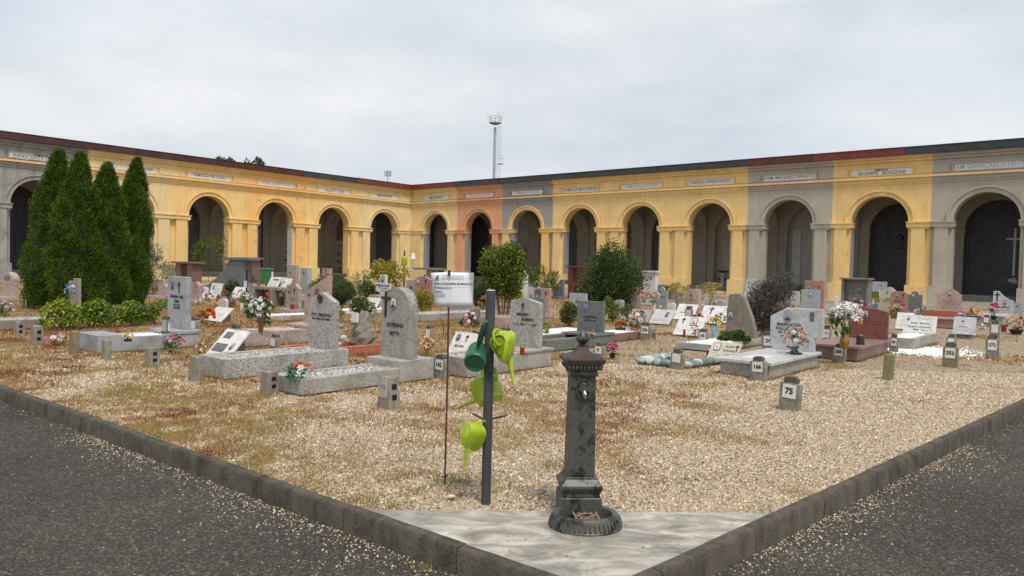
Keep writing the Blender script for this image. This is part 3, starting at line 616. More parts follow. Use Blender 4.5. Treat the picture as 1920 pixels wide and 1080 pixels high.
MB().box(.5, 1.4, -.4, .4, hz(308), hz(308) + .08).box(1.35, 1.4, -.4, .4, hz(308), hz(308) + .95).box(.5, 1.4, -.42, -.38, hz(308) + .85, hz(308) + .93).build('rest_platform', STEEL, T)
base = G(722, 600); bx = (base / base.y) * 150; bx.z = 0; k2 = 150 / FPX
T = thing('antenna_mast', 'small dark antenna cluster peeking over the roof left of the corner', 'mast', bx, 0)
MB().tube([(0, 0, 0), (0, 0, CAMZ + (493 - 320) * k2)], .12, 6).build('pole', STEEL, T); zt = CAMZ + (493 - 321) * k2
for x in (-.55, -.2, .3, .6): MB().box(x - .09, x + .09, -.1, .1, zt - 1.1, zt).build('antenna_panel', plain('grey_panel', (.25, .27, .29), .5), T)
MB().box(-.6, .6, -.04, .04, zt - .9, zt - .82).build('crossbar', STEEL, T)
# ================================================================== foliage
def leafmesh(name, P, Nrm, size, asp, col, up=.0, mat=None):
    n = len(P); r = rng.normal(size=(n, 3)); d = r + Nrm * .9; d[:, 2] += up; d /= np.linalg.norm(d, axis=1, keepdims=True)
    s = np.cross(d, rng.normal(size=(n, 3))); s /= np.linalg.norm(s, axis=1, keepdims=True)
    L_ = np.reshape(size, (-1, 1)); V = np.zeros((n, 4, 3))
    V[:, 0] = P; V[:, 1] = P + d * L_ * .5 + s * L_ * asp; V[:, 2] = P + d * L_; V[:, 3] = P + d * L_ * .5 - s * L_ * asp
    return np_mesh(name, V.reshape(-1, 3), np.arange(n * 4), 4, mat or MLEAF, np.clip(col, 0, 1))
def pick(pal, n, var=.22):
    pal = np.array(pal); return pal[rng.integers(0, len(pal), n)] * rng.uniform(1 - var, 1 + var, (n, 1))
def crown_pts(n, rx, ry, rz, cz, lumps=16, fill=.35, lumpr=.38, flat=0):
    c = rng.normal(size=(lumps, 3)); c /= np.linalg.norm(c, axis=1, keepdims=True); c *= rng.uniform(.50, .80, (lumps, 1))
    lr = lumpr * rng.uniform(.7, 1.3, lumps)
    i = rng.integers(0, lumps, n); d = rng.normal(size=(n, 3)); d /= np.linalg.norm(d, axis=1, keepdims=True)
    q = c[i] + d * (lr[i] * rng.uniform(fill, 1.05, n) ** .6)[:, None]
    nn = q / np.maximum(np.linalg.norm(q, axis=1, keepdims=True), .01)
    q = q * np.array([rx, ry, rz]) + np.array([0, 0, cz])
    if flat: q[:, 2] = np.maximum(q[:, 2], flat)
    return q, nn
def shrub(name, label, cat, px, py, wpx, hpx, pal, leaf=.05, n=3500, asp=.3, low=.05, stems=4, lumps=18, up=.2, z=0, group=None, lumpr=.38, stemr=.015, bark=(.12, .09, .06), core=0):
    p = G(px, py, z); s = mpp(p); w_, h_ = wpx * s, hpx * s
    T = thing(name, label, cat, p, random.uniform(0, 6), group)
    z0 = h_ * low; rz = (h_ - z0) / 2 / .98; P, nn = crown_pts(n, w_ / 2 / .98, w_ / 2 / .98, rz, z0 + rz, lumps, lumpr=lumpr, flat=.01)
    link('foliage', leafmesh('foliage', P, nn, leaf * rng.uniform(.6, 1.4, n), asp, pick(pal, n), up), T)
    if core: MB().blob((0, 0, z0 + rz), (w_ / 2 * core, w_ / 2 * core, rz * core), 12, 8, .1).build('shade_core', plain('shrub_core_shade', (.022, .034, .012), .95, .3, 15), T, smooth=True)  # solid filler blob, its dark colour painting the shade inside the crown
    bm_ = plain('bark_%d' % int(bark[0] * 1000), bark, .9, .2, 10)
    for k in range(stems):
        a = random.random() * 6.28; r = w_ * .08; e = w_ * random.uniform(.1, .3)
        MB().tube([(r * math.cos(a), r * math.sin(a), 0), (e * .6 * math.cos(a), e * .6 * math.sin(a), z0 + rz * .6), (e * math.cos(a), e * math.sin(a), z0 + rz * 1.3)], [stemr, stemr * .7, stemr * .3], 5).build('stem', bm_, T)
    return T
DG = [(.035, .065, .018), (.05, .085, .02), (.075, .115, .025), (.03, .05, .016)]
# thuja cones
def thuja(label, cx, py, top, wpx, lean=0, off=0):
    p = G(cx, py); p = p + Vector((0, off, 0)); s = mpp(p); hgt = CAMZ + (478 - top) * s * 1.0; R = wpx * s / 2
    T = thing('cypress_tree', label, 'cypress', p, 0, 'clipped cypresses at the left')
    MB().tube([(0, 0, 0), (0, 0, hgt * .35)], [.09, .05], 8).build('trunk', plain('cypress_bark', (.10, .06, .045), .9, .3, 9), T)
    K = 1150; m_ = 60; n = K * m_
    prof = lambda q: np.where(q < .10, .84 + q * 1.6, 1.0) * np.clip(1 - np.clip(q, .0, 1) ** 2.9, 0, 1) ** .95
    cu = rng.random(K) ** 1.15 * .97; ct = rng.random(K) * 6.283; spire = 1 + .22 * np.cos(ct * 3 + cx + cu * 2) * (1 - cu) + .12 * np.cos(cu * 19 + ct * 2 + cx) + .07 * np.cos(ct * 5 + cx * 2)
    cr = R * prof(cu) * spire * rng.uniform(.80, 1.0, K); crad = rng.uniform(.075, .16, K) * (1 - .35 * cu)
    i = np.repeat(np.arange(K), m_); d = rng.normal(size=(n, 3)); d /= np.linalg.norm(d, axis=1, keepdims=True); d *= rng.uniform(.45, 1, (n, 1))
    nn = np.stack([np.cos(ct[i]), np.sin(ct[i]), np.full(n, .5)], 1)
    P = np.stack([cr[i] * np.cos(ct[i]), cr[i] * np.sin(ct[i]), .12 + cu[i] * (hgt - .25)], 1) + d * crad[i][:, None] * np.array([1, 1, 2.1])
    P[:, 2] = np.clip(P[:, 2], .03, hgt); P[:, 0] += lean * np.clip(P[:, 2] / hgt, 0, 1) ** 1.5
    tone = rng.uniform(.65, 1.4, K)[i][:, None]
    col = pick([(.056, .108, .012), (.078, .14, .014), (.11, .175, .018), (.044, .082, .010), (.092, .142, .014)], n, .15) * tone
    brown = rng.random(n) < .02; col[brown] = pick([(.12, .065, .03)], brown.sum())
    link('foliage', leafmesh('foliage', P, nn * .6 + d * .5, rng.uniform(.03, .075, n), .2, col, .8), T)
    core = MB().lathe([(R * float(prof(np.array(q))) * .74 + .005, .1 + q * (hgt - .15)) for q in (0, .1, .25, .4, .55, .7, .82, .92, .985)], 14); core.v = [(x + lean * (z / hgt) ** 1.5, y, z) for x, y, z in core.v]; core.build('shade_core', plain('cypress_core_shade', (.022, .036, .012), .95, .4, 20), T)  # solid filler cone closing the gaps, inner shade put into its dark green
thuja('broad clipped cypress, leftmost of the row beside the grey bay', 93, 578, 270, 88, .28)
thuja('tall clipped cypress second from the left, its tip over the roof edge', 150, 582, 276, 84, .18, -.3)
thuja('slimmer clipped cypress third from the left, lower rounded tip', 192, 580, 294, 90, .2, -.1)
thuja('clipped cypress at the right end of the row', 228, 577, 284, 70, .26, .4)
shrub('juniper', 'blue green juniper at the foot of the rightmost cypress', 'juniper', 293, 552, 62, 90, [(.09, .13, .085), (.06, .095, .06), (.12, .16, .1)], .07, 4200, .16, .03, 3, 12, .7)
# ivy hedge
def ivy():
    a, b = G(100, 618), G(305, 606); d = b - a; T = thing('ivy_hedge', 'low ivy hedge with yellow green leaves and bare stems under the cypresses', 'ivy', a, 0)
    n = 24000; u = rng.random(n); x = d.x * u; y = d.y * u; s = mpp(a)
    hh = (.54 + .10 * np.sin(u * 21)) * (1 - .2 * u); ph = rng.uniform(-.4, 1.9, n); rr = rng.uniform(.75, 1.02, n) * (1 - .22 * vnoise(u * 14, ph * 2, 1, 4))
    P = np.stack([x + rng.normal(0, .05, n), y - np.cos(ph) * .55 * rr, .04 + np.maximum(np.sin(ph), .12 + .3 * rng.random(n)) * hh * rr], 1)
    k = (P[:, 2] > .17 + .2 * vnoise(u * 9, u * 0, 1, 7)) | (rng.random(n) < .12); P = P[k]; u = u[k]
    yel = (.5 + .5 * np.sin(u * 9 + 1)) * (u < .66); m = rng.random(len(P)) < yel * .55 + .08
    col = np.where(m[:, None], pick([(.40, .44, .05), (.48, .48, .08), (.32, .39, .045)], len(P)), pick([(.13, .21, .04), (.22, .31, .05), (.10, .17, .03)], len(P)))
    nn = np.tile(np.array([0, -.6, .6]), (len(P), 1)); link('leaf_mass', leafmesh('leaf_mass', P, nn, rng.uniform(.04, .085, len(P)), .45, col, .1), T)
    m = MB()
    for k in range(150):
        q = random.random(); x0 = d.x * q; y0 = d.y * q - random.uniform(.1, .45); h = random.uniform(.2, .5)
        m.tube([(x0, y0, 0), (x0 + random.uniform(-.12, .12), y0 + .05, h * .6), (x0 + random.uniform(-.25, .25), y0 + .15, h)], .006, 4)
    m.build('dry_stems', plain('dry_stem', (.27, .20, .13), .9, .3, 8), T)
ivy()
shrub('potted_shrub', 'leafy green shrub standing inside the yellow arch at the left', 'shrub', 394, 528, 60, 92, [(.10, .14, .025), (.07, .11, .02), (.15, .18, .03)], .12, 1500, .35, .15, 3, 14, 0)
shrub('conifer_shrub', 'feathery dark green conifer beside the green wheeled bin', 'shrub', 451, 548, 68, 62, [(.05, .09, .025), (.07, .11, .03), (.035, .06, .02)], .13, 2600, .12, .02, 3, 12, .8)
shrub('bramble_shrub', 'brownish low shrub in front of the feathery conifer', 'shrub', 438, 555, 34, 30, [(.07, .05, .035), (.10, .07, .05), (.12, .13, .05)], .08, 900, .3, .02, 3, 10, .2)
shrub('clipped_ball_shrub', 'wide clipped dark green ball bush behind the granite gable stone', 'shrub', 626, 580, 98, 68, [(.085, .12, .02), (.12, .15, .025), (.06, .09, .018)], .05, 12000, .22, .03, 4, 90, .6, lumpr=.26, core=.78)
shrub('euonymus_shrub', 'loose yellow green variegated shrub by the corner of the arcade', 'shrub', 729, 553, 72, 74, [(.40, .32, .035), (.28, .27, .04), (.17, .19, .04), (.46, .37, .06)], .11, 2400, .38, .03, 5, 16, .2)
shrub('fern_plant', 'light green fronds left of the variegated shrub', 'plant', 676, 560, 36, 58, [(.16, .21, .06), (.10, .15, .05)], .12, 600, .15, .02, 4, 10, .6)
shrub('ivy_bush', 'leafy dark green bush behind the white cross headstone', 'shrub', 692, 570, 50, 40, [(.08, .13, .035), (.05, .09, .025), (.13, .17, .05)], .09, 1300, .4, .02, 3, 12, .1)
shrub('trailing_plant', 'dark trailing plant at the foot of the clipped ball bush', 'plant', 668, 602, 50, 46, [(.05, .09, .025), (.08, .12, .03), (.11, .15, .05)], .06, 1400, .4, .02, 3, 10, .1)
shrub('spindle_shrub', 'small yellow green mounded shrub right of the round topped granite stone', 'shrub', 793, 588, 46, 48, [(.36, .33, .03), (.46, .39, .045), (.17, .2, .03), (.10, .13, .03)], .05, 2400, .38, .03, 3, 22, .2)
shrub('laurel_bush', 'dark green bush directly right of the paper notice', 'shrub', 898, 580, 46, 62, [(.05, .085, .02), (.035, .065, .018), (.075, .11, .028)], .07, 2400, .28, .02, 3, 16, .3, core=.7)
shrub('golden_shrub', 'golden yellow shrub under the small multi stemmed tree', 'shrub', 966, 578, 44, 48, [(.48, .37, .03), (.38, .31, .03), (.24, .23, .035)], .06, 2000, .38, .02, 3, 18, .2)
shrub('spiky_shrub', 'upright spiky green shrub in front of the yellow pier', 'shrub', 1016, 560, 62, 66, [(.085, .13, .025), (.06, .10, .02), (.12, .16, .03)], .14, 2200, .12, .02, 4, 14, 1.2)
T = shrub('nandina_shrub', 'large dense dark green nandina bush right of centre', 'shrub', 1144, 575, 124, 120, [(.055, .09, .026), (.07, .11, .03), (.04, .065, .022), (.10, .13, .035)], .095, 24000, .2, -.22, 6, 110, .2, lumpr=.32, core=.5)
P, nn = crown_pts(700, .9, .9, .5, 1.75, 12); link('pale_tips', leafmesh('pale_tips', P, nn, rng.uniform(.08, .16, 700), .14, pick([(.23, .2, .09), (.3, .24, .13), (.14, .16, .05)], 700), .9), T)['kind'] = 'stuff'
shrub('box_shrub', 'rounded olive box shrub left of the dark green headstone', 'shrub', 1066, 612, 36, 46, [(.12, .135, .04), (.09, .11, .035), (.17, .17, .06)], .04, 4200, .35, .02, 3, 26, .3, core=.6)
shrub('privet_shrub', 'fresh light green shrub directly right of the dark green headstone', 'shrub', 1146, 602, 38, 44, [(.15, .21, .04), (.11, .17, .03), (.22, .27, .06)], .05, 2000, .4, .02, 3, 16, .2)
shrub('low_hedge', 'low green hedge clump behind the pot of red flowers', 'shrub', 1180, 600, 40, 30, [(.10, .14, .04), (.14, .17, .06)], .05, 1300, .35, .02, 3, 12, .2)
shrub('leafy_plant', 'small yellow green leafy plant at the right foot of the speckled gable stone', 'plant', 1024, 630, 24, 28, [(.28, .32, .06), (.17, .22, .04), (.36, .37, .09)], .035, 600, .42, .02, 2, 10, .2)
for q, (px, py, lb) in enumerate(((1272, 580, 'grey leaved shrub with dull yellow flowers left of the pink speckled stone'), (1326, 580, 'grey leaved shrub with dull yellow flowers right of the pink speckled stone'))):
    T = shrub('santolina_shrub', lb, 'shrub', px, py, 46, 48, [(.26, .28, .2), (.2, .23, .16), (.33, .33, .24)], .06, 1500, .12, .02, 4, 12, .8, group='yellow flowering grey shrubs')
    P, nn = crown_pts(420, .55, .55, .3, .85, 9); link('flower_heads', leafmesh('flower_heads', P, nn, rng.uniform(.04, .08, 420), .45, pick([(.46, .34, .06), (.40, .31, .08)], 420), .5), T)['kind'] = 'stuff'
shrub('dead_shrub', 'large dry grey purple dead bush behind the wide chamfered headstone', 'shrub', 1450, 640, 100, 118, [(.10, .085, .078), (.13, .11, .10), (.075, .065, .06), (.16, .14, .12)], .10, 9000, .09, .0, 9, 22, .7, bark=(.08, .07, .065), lumpr=.42)
shrub('ground_cover', 'dark green leafy ground cover at the foot of the dark rock headstone', 'plant', 1376, 648, 62, 30, [(.06, .11, .025), (.085, .14, .03), (.045, .08, .02)], .045, 2600, .4, .0, 3, 20, .2)
shrub('yellow_broom', 'yellow green grassy plant beside the dark capped monument', 'plant', 1636, 588, 22, 40, [(.27, .27, .05), (.18, .21, .05)], .09, 700, .1, .02, 3, 8, 1.0)
shrub('sapling', 'thin yellowish sapling growing from the gravel left of the notice rod', 'plant', 833, 630, 24, 42, [(.27, .24, .06), (.33, .25, .08)], .03, 160, .4, .15, 2, 8, .4, stemr=.006)
shrub('fern_plant', 'potted ferns on the step inside the grey arch', 'plant', 1505, 570, 44, 40, [(.06, .10, .03), (.09, .13, .035)], .12, 700, .2, .1, 3, 9, .5, z=0)
shrub('leafy_plant', 'white and green variegated plant right of the granite stone by the pole', 'plant', 950, 640, 20, 30, [(.28, .3, .12), (.36, .36, .2), (.12, .16, .05)], .035, 400, .4, .02, 2, 8, .2)
# multi stemmed tree in a pink planter
p = G(943, 606); s = mpp(p)
T = thing('privet_tree', 'small multi stemmed tree with rounded light green crown', 'tree', p, GR)
P, nn = crown_pts(13000, 50 * s, 50 * s, 54 * s, (606 - 506) * s, 60, lumpr=.32)
link('crown', leafmesh('crown', P, nn, rng.uniform(.045, .09, 13000), .36, pick([(.12, .17, .03), (.09, .135, .025), (.17, .22, .035), (.06, .095, .02), (.22, .25, .04)], 13000), .2), T)
for k in range(6):
    a = k * 1.05; MB().tube([(.10 * math.cos(a), .10 * math.sin(a), .1), (.2 * math.cos(a), .2 * math.sin(a), .7), (.42 * math.cos(a), .42 * math.sin(a), 1.5)], [.025, .02, .008], 6).build('trunk', plain('tree_bark', (.20, .15, .11), .9, .25, 12), T)
m = MB()
for q in range(4): a = random.uniform(2.2, 3.6); m.tube([(-.2, 0, 1.5), (-.6 - .1 * q, .1, 1.75 + .12 * q), (-.95 + .1 * q, .05, 2.0 + .1 * q)], [.008, .006, .003], 4)
m.build('bare_twig', plain('tree_twig', (.25, .22, .1), .9), T)
tag(MB().box(-.62, .62, -.5, .5, 0, .26).build('planter', PINK, None, G(955, 612), (0, 0, GR)), 'low pink stone planter at the foot of the small tree', 'planter')
# trees far behind the left wing
for px, top, wpx, D_, lb in ((412, 294, 40, 105, 'pale green far tree just showing over the left roof'), (473, 296, 34, 100, 'darker green far tree right of the pale one over the left roof')):
    b_ = G(px, 600); b_ = b_ / b_.y * D_; b_.z = 0; k_ = D_ / FPX; hgt = CAMZ + (485 - top) * k_; T = thing('far_tree', lb, 'tree', b_, 0)
    P, nn = crown_pts(2600, wpx * k_ / 1.7, wpx * k_ / 1.7, 2.6, hgt - 2.4, 14, lumpr=.42); link('crown', leafmesh('crown', P, nn, rng.uniform(.2, .45, 2600), .4, pick([(.10, .14, .05), (.14, .17, .07), (.07, .10, .035)], 2600)), T)
    MB().tube([(0, 0, 0), (0, 0, hgt - 2)], [.25, .08], 7).build('trunk', plain('far_bark', (.12, .1, .08), .9), T)
# ================================================================== headstones
def outline(st, w, h):
    a = w / 2; n = 10
    if st == 'gable': return [(-a, 0), (a, 0), (a, .84 * h), (.02 * w, h), (-a, .86 * h)]
    if st == 'gablel': return [(-a, 0), (a, 0), (a, .80 * h), (.2 * w, h), (-a, .95 * h)]
    if st == 'lowgable': return [(-a, 0), (a, 0), (a, .91 * h), (0, h), (-a, .93 * h)]
    if st == 'round': return [(-a, 0), (a, 0)] + [(a * math.cos(k * math.pi / 18), .70 * h + .30 * h * math.sin(k * math.pi / 18)) for k in range(19)]
    if st == 'segment': return [(-a, 0), (a, 0)] + [(a * math.cos(k * math.pi / n), .86 * h + .14 * h * math.sin(k * math.pi / n)) for k in range(n + 1)]
    if st == 'shoulder': return [(-a, 0), (a, 0), (a, .84 * h), (.55 * a, .84 * h)] + [(.5 * a * math.cos(k * math.pi / n), .86 * h + .14 * h * math.sin(k * math.pi / n)) for k in range(n + 1)] + [(-.55 * a, .84 * h), (-a, .84 * h)]
    if st == 'slantl':   # high at the left, curved fall to the right
        return [(-a, 0), (a, 0), (a, .62 * h)] + [(a - w * .72 * k / n, .62 * h + .38 * h * (k / n) ** 2) for k in range(1, n + 1)] + [(-a, h)]
    if st == 'slantr': return [(-x, z) for x, z in outline('slantl', w, h)][::-1]
    if st == 'diag': return [(-a, 0), (a, 0), (a, h), (-a * .2, .78 * h), (-a, .62 * h)]
    if st == 'chamfer': return [(-.5 * w, .10 * h), (-.42 * w, 0), (.36 * w, 0), (.36 * w, .32 * h), (a, .34 * h), (a, h), (-.18 * w, h), (-a, .78 * h)]
    if st == 'wave': return [(-a, 0), (a, 0), (a, .80 * h)] + [(a - w * k / 14, h * (.80 + .20 * math.sin(math.pi * min(1, (k / 14) * 1.12)) ** 1.3)) for k in range(1, 14)] + [(-a, .90 * h)]
    if st == 'hump': return [(-a, 0), (a, 0), (a, .88 * h)] + [(a - w * k / 12, h * (.88 + .12 * math.sin(math.pi * k / 12))) for k in range(1, 12)] + [(-a, .88 * h)]
    if st == 'cross': return [(-.22 * w, 0), (.22 * w, 0), (.22 * w, .52 * h), (a, .52 * h), (a, .76 * h), (.22 * w, .76 * h), (.22 * w, h), (-.22 * w, h), (-.22 * w, .76 * h), (-a, .76 * h), (-a, .52 * h), (-.22 * w, .52 * h)]
    if st == 'rockwedge': return [(-a, 0), (a, 0), (a * .96, .18 * h), (a * .8, .42 * h), (a * .5, .68 * h), (a * .2, .92 * h), (-.05 * w, h), (-.40 * w, .97 * h), (-.46 * w, .6 * h)]
    if st == 'wing': return [(-a, 0), (a, 0), (a, h * .93)] + [(a * .45 - w * .72 * (k / n), h * (.93 - .83 * math.sin(k / n * math.pi / 2) ** .8)) for k in range(n + 1)] + [(-a, .08 * h)]
    return [(-a, 0), (a, 0), (a, h), (-a, h)]
def portrait(par, x, z, s, rect=False, bgc=(.30, .33, .38), cl=(.06, .06, .09)):
    m = MB(); n = 16; w_, h_ = s, s * 1.35
    def disc(cx, cz, a, b, y, c, t0=0, t1=2 * math.pi):
        m.prism([(cx + a * math.cos(t0 + (t1 - t0) * k / n), cz + b * math.sin(t0 + (t1 - t0) * k / n)) for k in range(n + (1 if t1 - t0 < 6 else 0))], y - .003, y, c)
    skin = random.choice([(.50, .34, .27), (.42, .29, .23), (.36, .34, .33)]); hair = random.choice([(.04, .03, .03), (.35, .34, .33), (.10, .06, .04)])
    if rect:
        m.box(-w_ / 2, w_ / 2, -.008, 0, -h_ / 2, h_ / 2, (.05, .05, .055)); m.box(-w_ * .42, w_ * .42, -.010, -.008, -h_ * .43, h_ * .43, bgc)
    else:
        disc(0, 0, w_ / 2, h_ / 2, -.001, (.10, .085, .07)); disc(0, 0, w_ * .44, h_ * .44, -.005, (.66, .64, .60)); disc(0, 0, w_ * .40, h_ * .40, -.0085, bgc)
    disc(0, -h_ * .34, w_ * .30, h_ * .26, -.012, cl, 0, math.pi); disc(0, h_ * .03, w_ * .135, h_ * .135, -.0155, hair); disc(0, 0, w_ * .115, h_ * .12, -.019, skin)
    return m.build('portrait', MV, par, (x, 0, z))
def crossdeco(par, x, z, s, mat=None):
    t = s * .055; MB().box(-t, t, -.012, 0, -s / 2, s / 2).box(-s * .27, s * .27, -.013, 0, s * .18, s * .18 + 2 * t).build('cross', mat or BRONZE, par, (x, 0, z))
def scribble(par, x, z, w_, rows, mat=None, lh=.04):
    m = MB()
    for r in range(rows):
        ww = w_ * random.uniform(.6, 1); q = -ww / 2
        while q < ww / 2:
            l_ = lh * random.uniform(.25, .5); zz = -r * lh * 1.6
            if random.random() > .14: m.box(q, q + l_ * .45, -.002, 0, zz, zz + lh * random.uniform(.5, .8)).box(q, q + l_, -.0015, 0, zz + lh * random.uniform(0, .3), zz + lh * .42)
            q += l_ * 1.35
    m.build('lettering', mat or GREYL, par, (x, 0, z))['kind'] = 'stuff'
def decorate(st, w_, h_, deco):
    for d in deco:
        k, x, z = d[0], d[1] * w_, d[2] * h_
        if k == 'p': portrait(st, x, z, d[3] * w_, False, *(d[4:]))
        elif k == 'q': portrait(st, x, z, d[3] * w_, True, *(d[4:]))
        elif k == 'c': crossdeco(st, x, z, d[3] * h_, d[4] if len(d) > 4 else None)
        elif k == 't': link('lettering', text_mesh(d[4], d[3] * w_, d[5] if len(d) > 5 else BLACK, d[6] if len(d) > 6 else .012, .0015, d[7] if len(d) > 7 else 1.0), st, (x, -.0025, z), (math.pi / 2, 0, 0))
        elif k == 'l': scribble(st, x, z, d[3] * w_, d[4], d[5] if len(d) > 5 else None, d[6] * h_ if len(d) > 6 else .04)
        elif k == 'b': MB().box(-d[3] * w_ / 2, d[3] * w_ / 2, -.006, 0, -d[4] * h_ / 2, d[4] * h_ / 2).build('photo_panel', PHOTO, st, (x, 0, z))
def stone(par, st, w_, h_, th, mat, loc, deco=(), tilt=0, bev=.008, name='headstone', rz=0):
    o = MB().prism(outline(st, w_, h_), 0, th).build(name, mat, par, loc, (-tilt, 0, rz), bevel=bev)
    decorate(o, w_, h_, deco); return o
GRV = []
def surround(T, L_, W, H, mat, fill=None, th=.09, cap=None, name='surround'):
    GRV.append((T, L_, W))
    m = MB(); m.box(-W, 0, 0, th, 0, H).box(-W, 0, L_ - th, L_, 0, H).box(-W, -W + th, th, L_ - th, 0, H - .001).box(-th, 0, th, L_ - th, 0, H - .001)
    o = m.build(name, mat, T, bevel=.007)
    if fill is not None: fillbed(T, -W + th, -th, th, L_ - th, H - .022, *fill)
    return o
FILLW = np.array([(.80, .80, .78), (.70, .70, .68), (.86, .86, .85)]); FILLG = np.array([(.42, .41, .39), (.30, .29, .28), (.52, .50, .47), (.2, .2, .2)]); FILLP = np.array([(.50, .40, .34), (.42, .33, .28), (.6, .5, .44)])
def fillbed(T, x0, x1, y0, y1, z, pal=FILLG, r=.02, n=None):
    MB().box(x0, x1, y0, y1, .0, z).build('bedding', plain('bedding_%.2f' % pal[0][0], tuple(pal.mean(0) * .7), .95, .2, 30), T)
    n = n or int((x1 - x0) * (y1 - y0) / (r * r * 2.2)); xy = np.stack([rng.uniform(x0 + r, x1 - r, n), rng.uniform(y0 + r, y1 - r, n)], 1)
    o = link('fill_gravel', peb_mesh('fill_gravel', xy, np.full(n, z), rng.uniform(.6, 1.2, n) * r, pal, np.ones(len(pal)) / len(pal), .8), T); o['kind'] = 'stuff'
def grave(label, px, py): return thing('grave', label, 'grave', G(px, py))
# -- round topped rough granite stone, nearest left
T = grave('rough grey granite grave with round topped headstone, bronze cross and oval portrait', 566, 742)
surround(T, 2.12, .66, .19, GRANP, (FILLG, .028), .10); MB().box(-.70, .02, 1.52, 2.14, .0, .285).build('base_block', GRANP, T, bevel=.008)
st = stone(T, 'round', .60, .98, .16, GRANR, (-.34, 1.72, .285), [('p', -.06, .77, .22, (.62, .60, .56), (.07, .05, .09)), ('t', 0, .46, .135, 'SEVERINA', BLACK, .014, 1.0), ('t', -.01, .34, .135, 'BETTI', BLACK, .014, 1.0)])
crossdeco(st, -.20, .74, .36)
# -- speckled gable stone behind it
T = grave('speckled granite grave with pointed headstone behind the round topped one', 421, 712)
surround(T, 2.02, .72, .27, GRAN, (FILLG, .02), .10); st = stone(T, 'gable', .66, .88, .10, GRAN, (-.36, 1.76, .25), [('t', 0, .60, .10, 'VITO  PIRAZZOLI', BLACK, .018, 1.0), ('t', 0, .53, .07, '26-4-1914 - 17-10-2006', BLACK, .02)])
MB().tube([(-.06, -.01, .84), (-.07, -.012, .76), (-.03, -.012, .71), (.02, -.012, .73), (.04, -.01, .80), (.0, -.01, .83)], .012, 6).tube([(-.02, -.012, .84), (-.025, -.014, .75)], .014, 6).build('praying_hands', BRONZE, st)
# -- smooth grey grave at the left
T = grave('smooth grey granite grave with tall plain slab headstone at the left', 184, 662)
surround(T, 1.72, .80, .24, GRANG, (FILLW, .016), .09); MB().box(-.82, .01, -.01, .38, .0, .29).build('front_block', GRANG, T, bevel=.008); MB().box(-.86, .02, 1.18, 1.76, .24, .30).build('base_slab', GRANG, T, bevel=.006)
stone(T, 'rect', .74, .96, .09, GRANG, (-.42, 1.5, .30), [('q', -.25, .82, .14, (.16, .13, .3)), ('c', .12, .80, .22), ('t', 0, .62, .12, 'Sabatino Luigi', BLACK, .015), ('t', 0, .53, .11, 'Guido', BLACK, .015), ('t', 0, .45, .075, '25-11-1927', BLACK, .015), ('t', 0, .40, .075, '30-10-2003', BLACK, .015)])
# -- pink grave with diagonal headstone
T = grave('pink marble grave with tall diagonal cut headstone', 462, 650)
surround(T, 2.2, .80, .26, PINKG, (FILLP, .02), .10); MB().box(-.84, .02, 1.35, 2.2, .26, .32).build('base_slab', PINKG, T, bevel=.006)
stone(T, 'diag', .80, 1.0, .12, PINK, (-.42, 1.78, .32), [('p', -.28, .62, .16), ('b', .05, .66, .15, .12), ('l', -.2, .42, .4, 3, GREYL, .05)])
# -- speckled gable stone by the pole
T = grave('speckled black and white granite grave with low gabled headstone left of the fountain', 878, 708)
surround(T, 1.95, .72, .27, GRANP, (FILLG, .02), .10); MB().box(-.74, .02, 1.2, 2.0, .25, .29).build('base_slab', GRANP, T, bevel=.006)
stone(T, 'lowgable', .62, .80, .09, GRAN, (-.36, 1.68, .29), [('c', -.06, .82, .17), ('t', -.08, .66, .105, 'AMEDEO', BLACK, .018), ('t', .10, .56, .105, 'ALBERICI', BLACK, .018), ('t', 0, .46, .075, '9 - 10 - 1927  7 - 7 - 2010', BLACK, .02)])
# -- dark green grave
T = grave('dark green marble grave with plain rectangular headstone and blue portrait', 1024, 660)
surround(T, 2.35, .74, .22, DGREEN, None, .09); fillbed(T, -.65, -.09, .09, 1.4, .13, np.array([(.30, .16, .08), (.22, .12, .06)]), .02); MB().box(-.76, .02, 1.5, 2.36, .2, .25).build('base_slab', DGREEN, T, bevel=.006)
stone(T, 'rect', .66, .65, .08, DGREEN, (-.37, 1.98, .25), [('p', -.18, .79, .17, (.10, .22, .55), (.05, .12, .45)), ('t', .0, .56, .085, 'AGOSTINO', GREYL, .01), ('t', 0, .48, .085, 'LAURENTINI', BLACK, .02), ('t', 0, .37, .06, '6-2-1927  2-8-1999', BLACK, .015)])
# -- wide grey marble grave, numbered 166
T = grave('grey marble grave with wide chamfered headstone and flat cover slab beside marker 166', 1442, 711)
GRV.append((T, 2.2, .78)); MB().box(-.78, 0, 0, 2.2, 0, .20).build('surround', GRANP, T, bevel=.006); MB().box(-.84, .05, -.05, 2.25, .20, .25).build('cover_slab', GREYM, T, bevel=.006); MB().box(-.56, -.25, .25, .85, .25, .258).build('white_panel', WHITE, T)
stone(T, 'chamfer', .90, .74, .09, GREYM, (-.34, 2.05, .25), [('p', -.16, .80, .17), ('b', .30, .82, .08, .21), ('t', -.13, .60, .088, 'MARIUCCIA', BLACK, .016), ('t', -.15, .50, .088, 'PALLAVERA', BLACK, .016), ('t', -.17, .41, .055, 'VED. BORSANI', BLACK, .02), ('t', -.12, .33, .055, '4-3-1920  2004', BLACK, .02)])
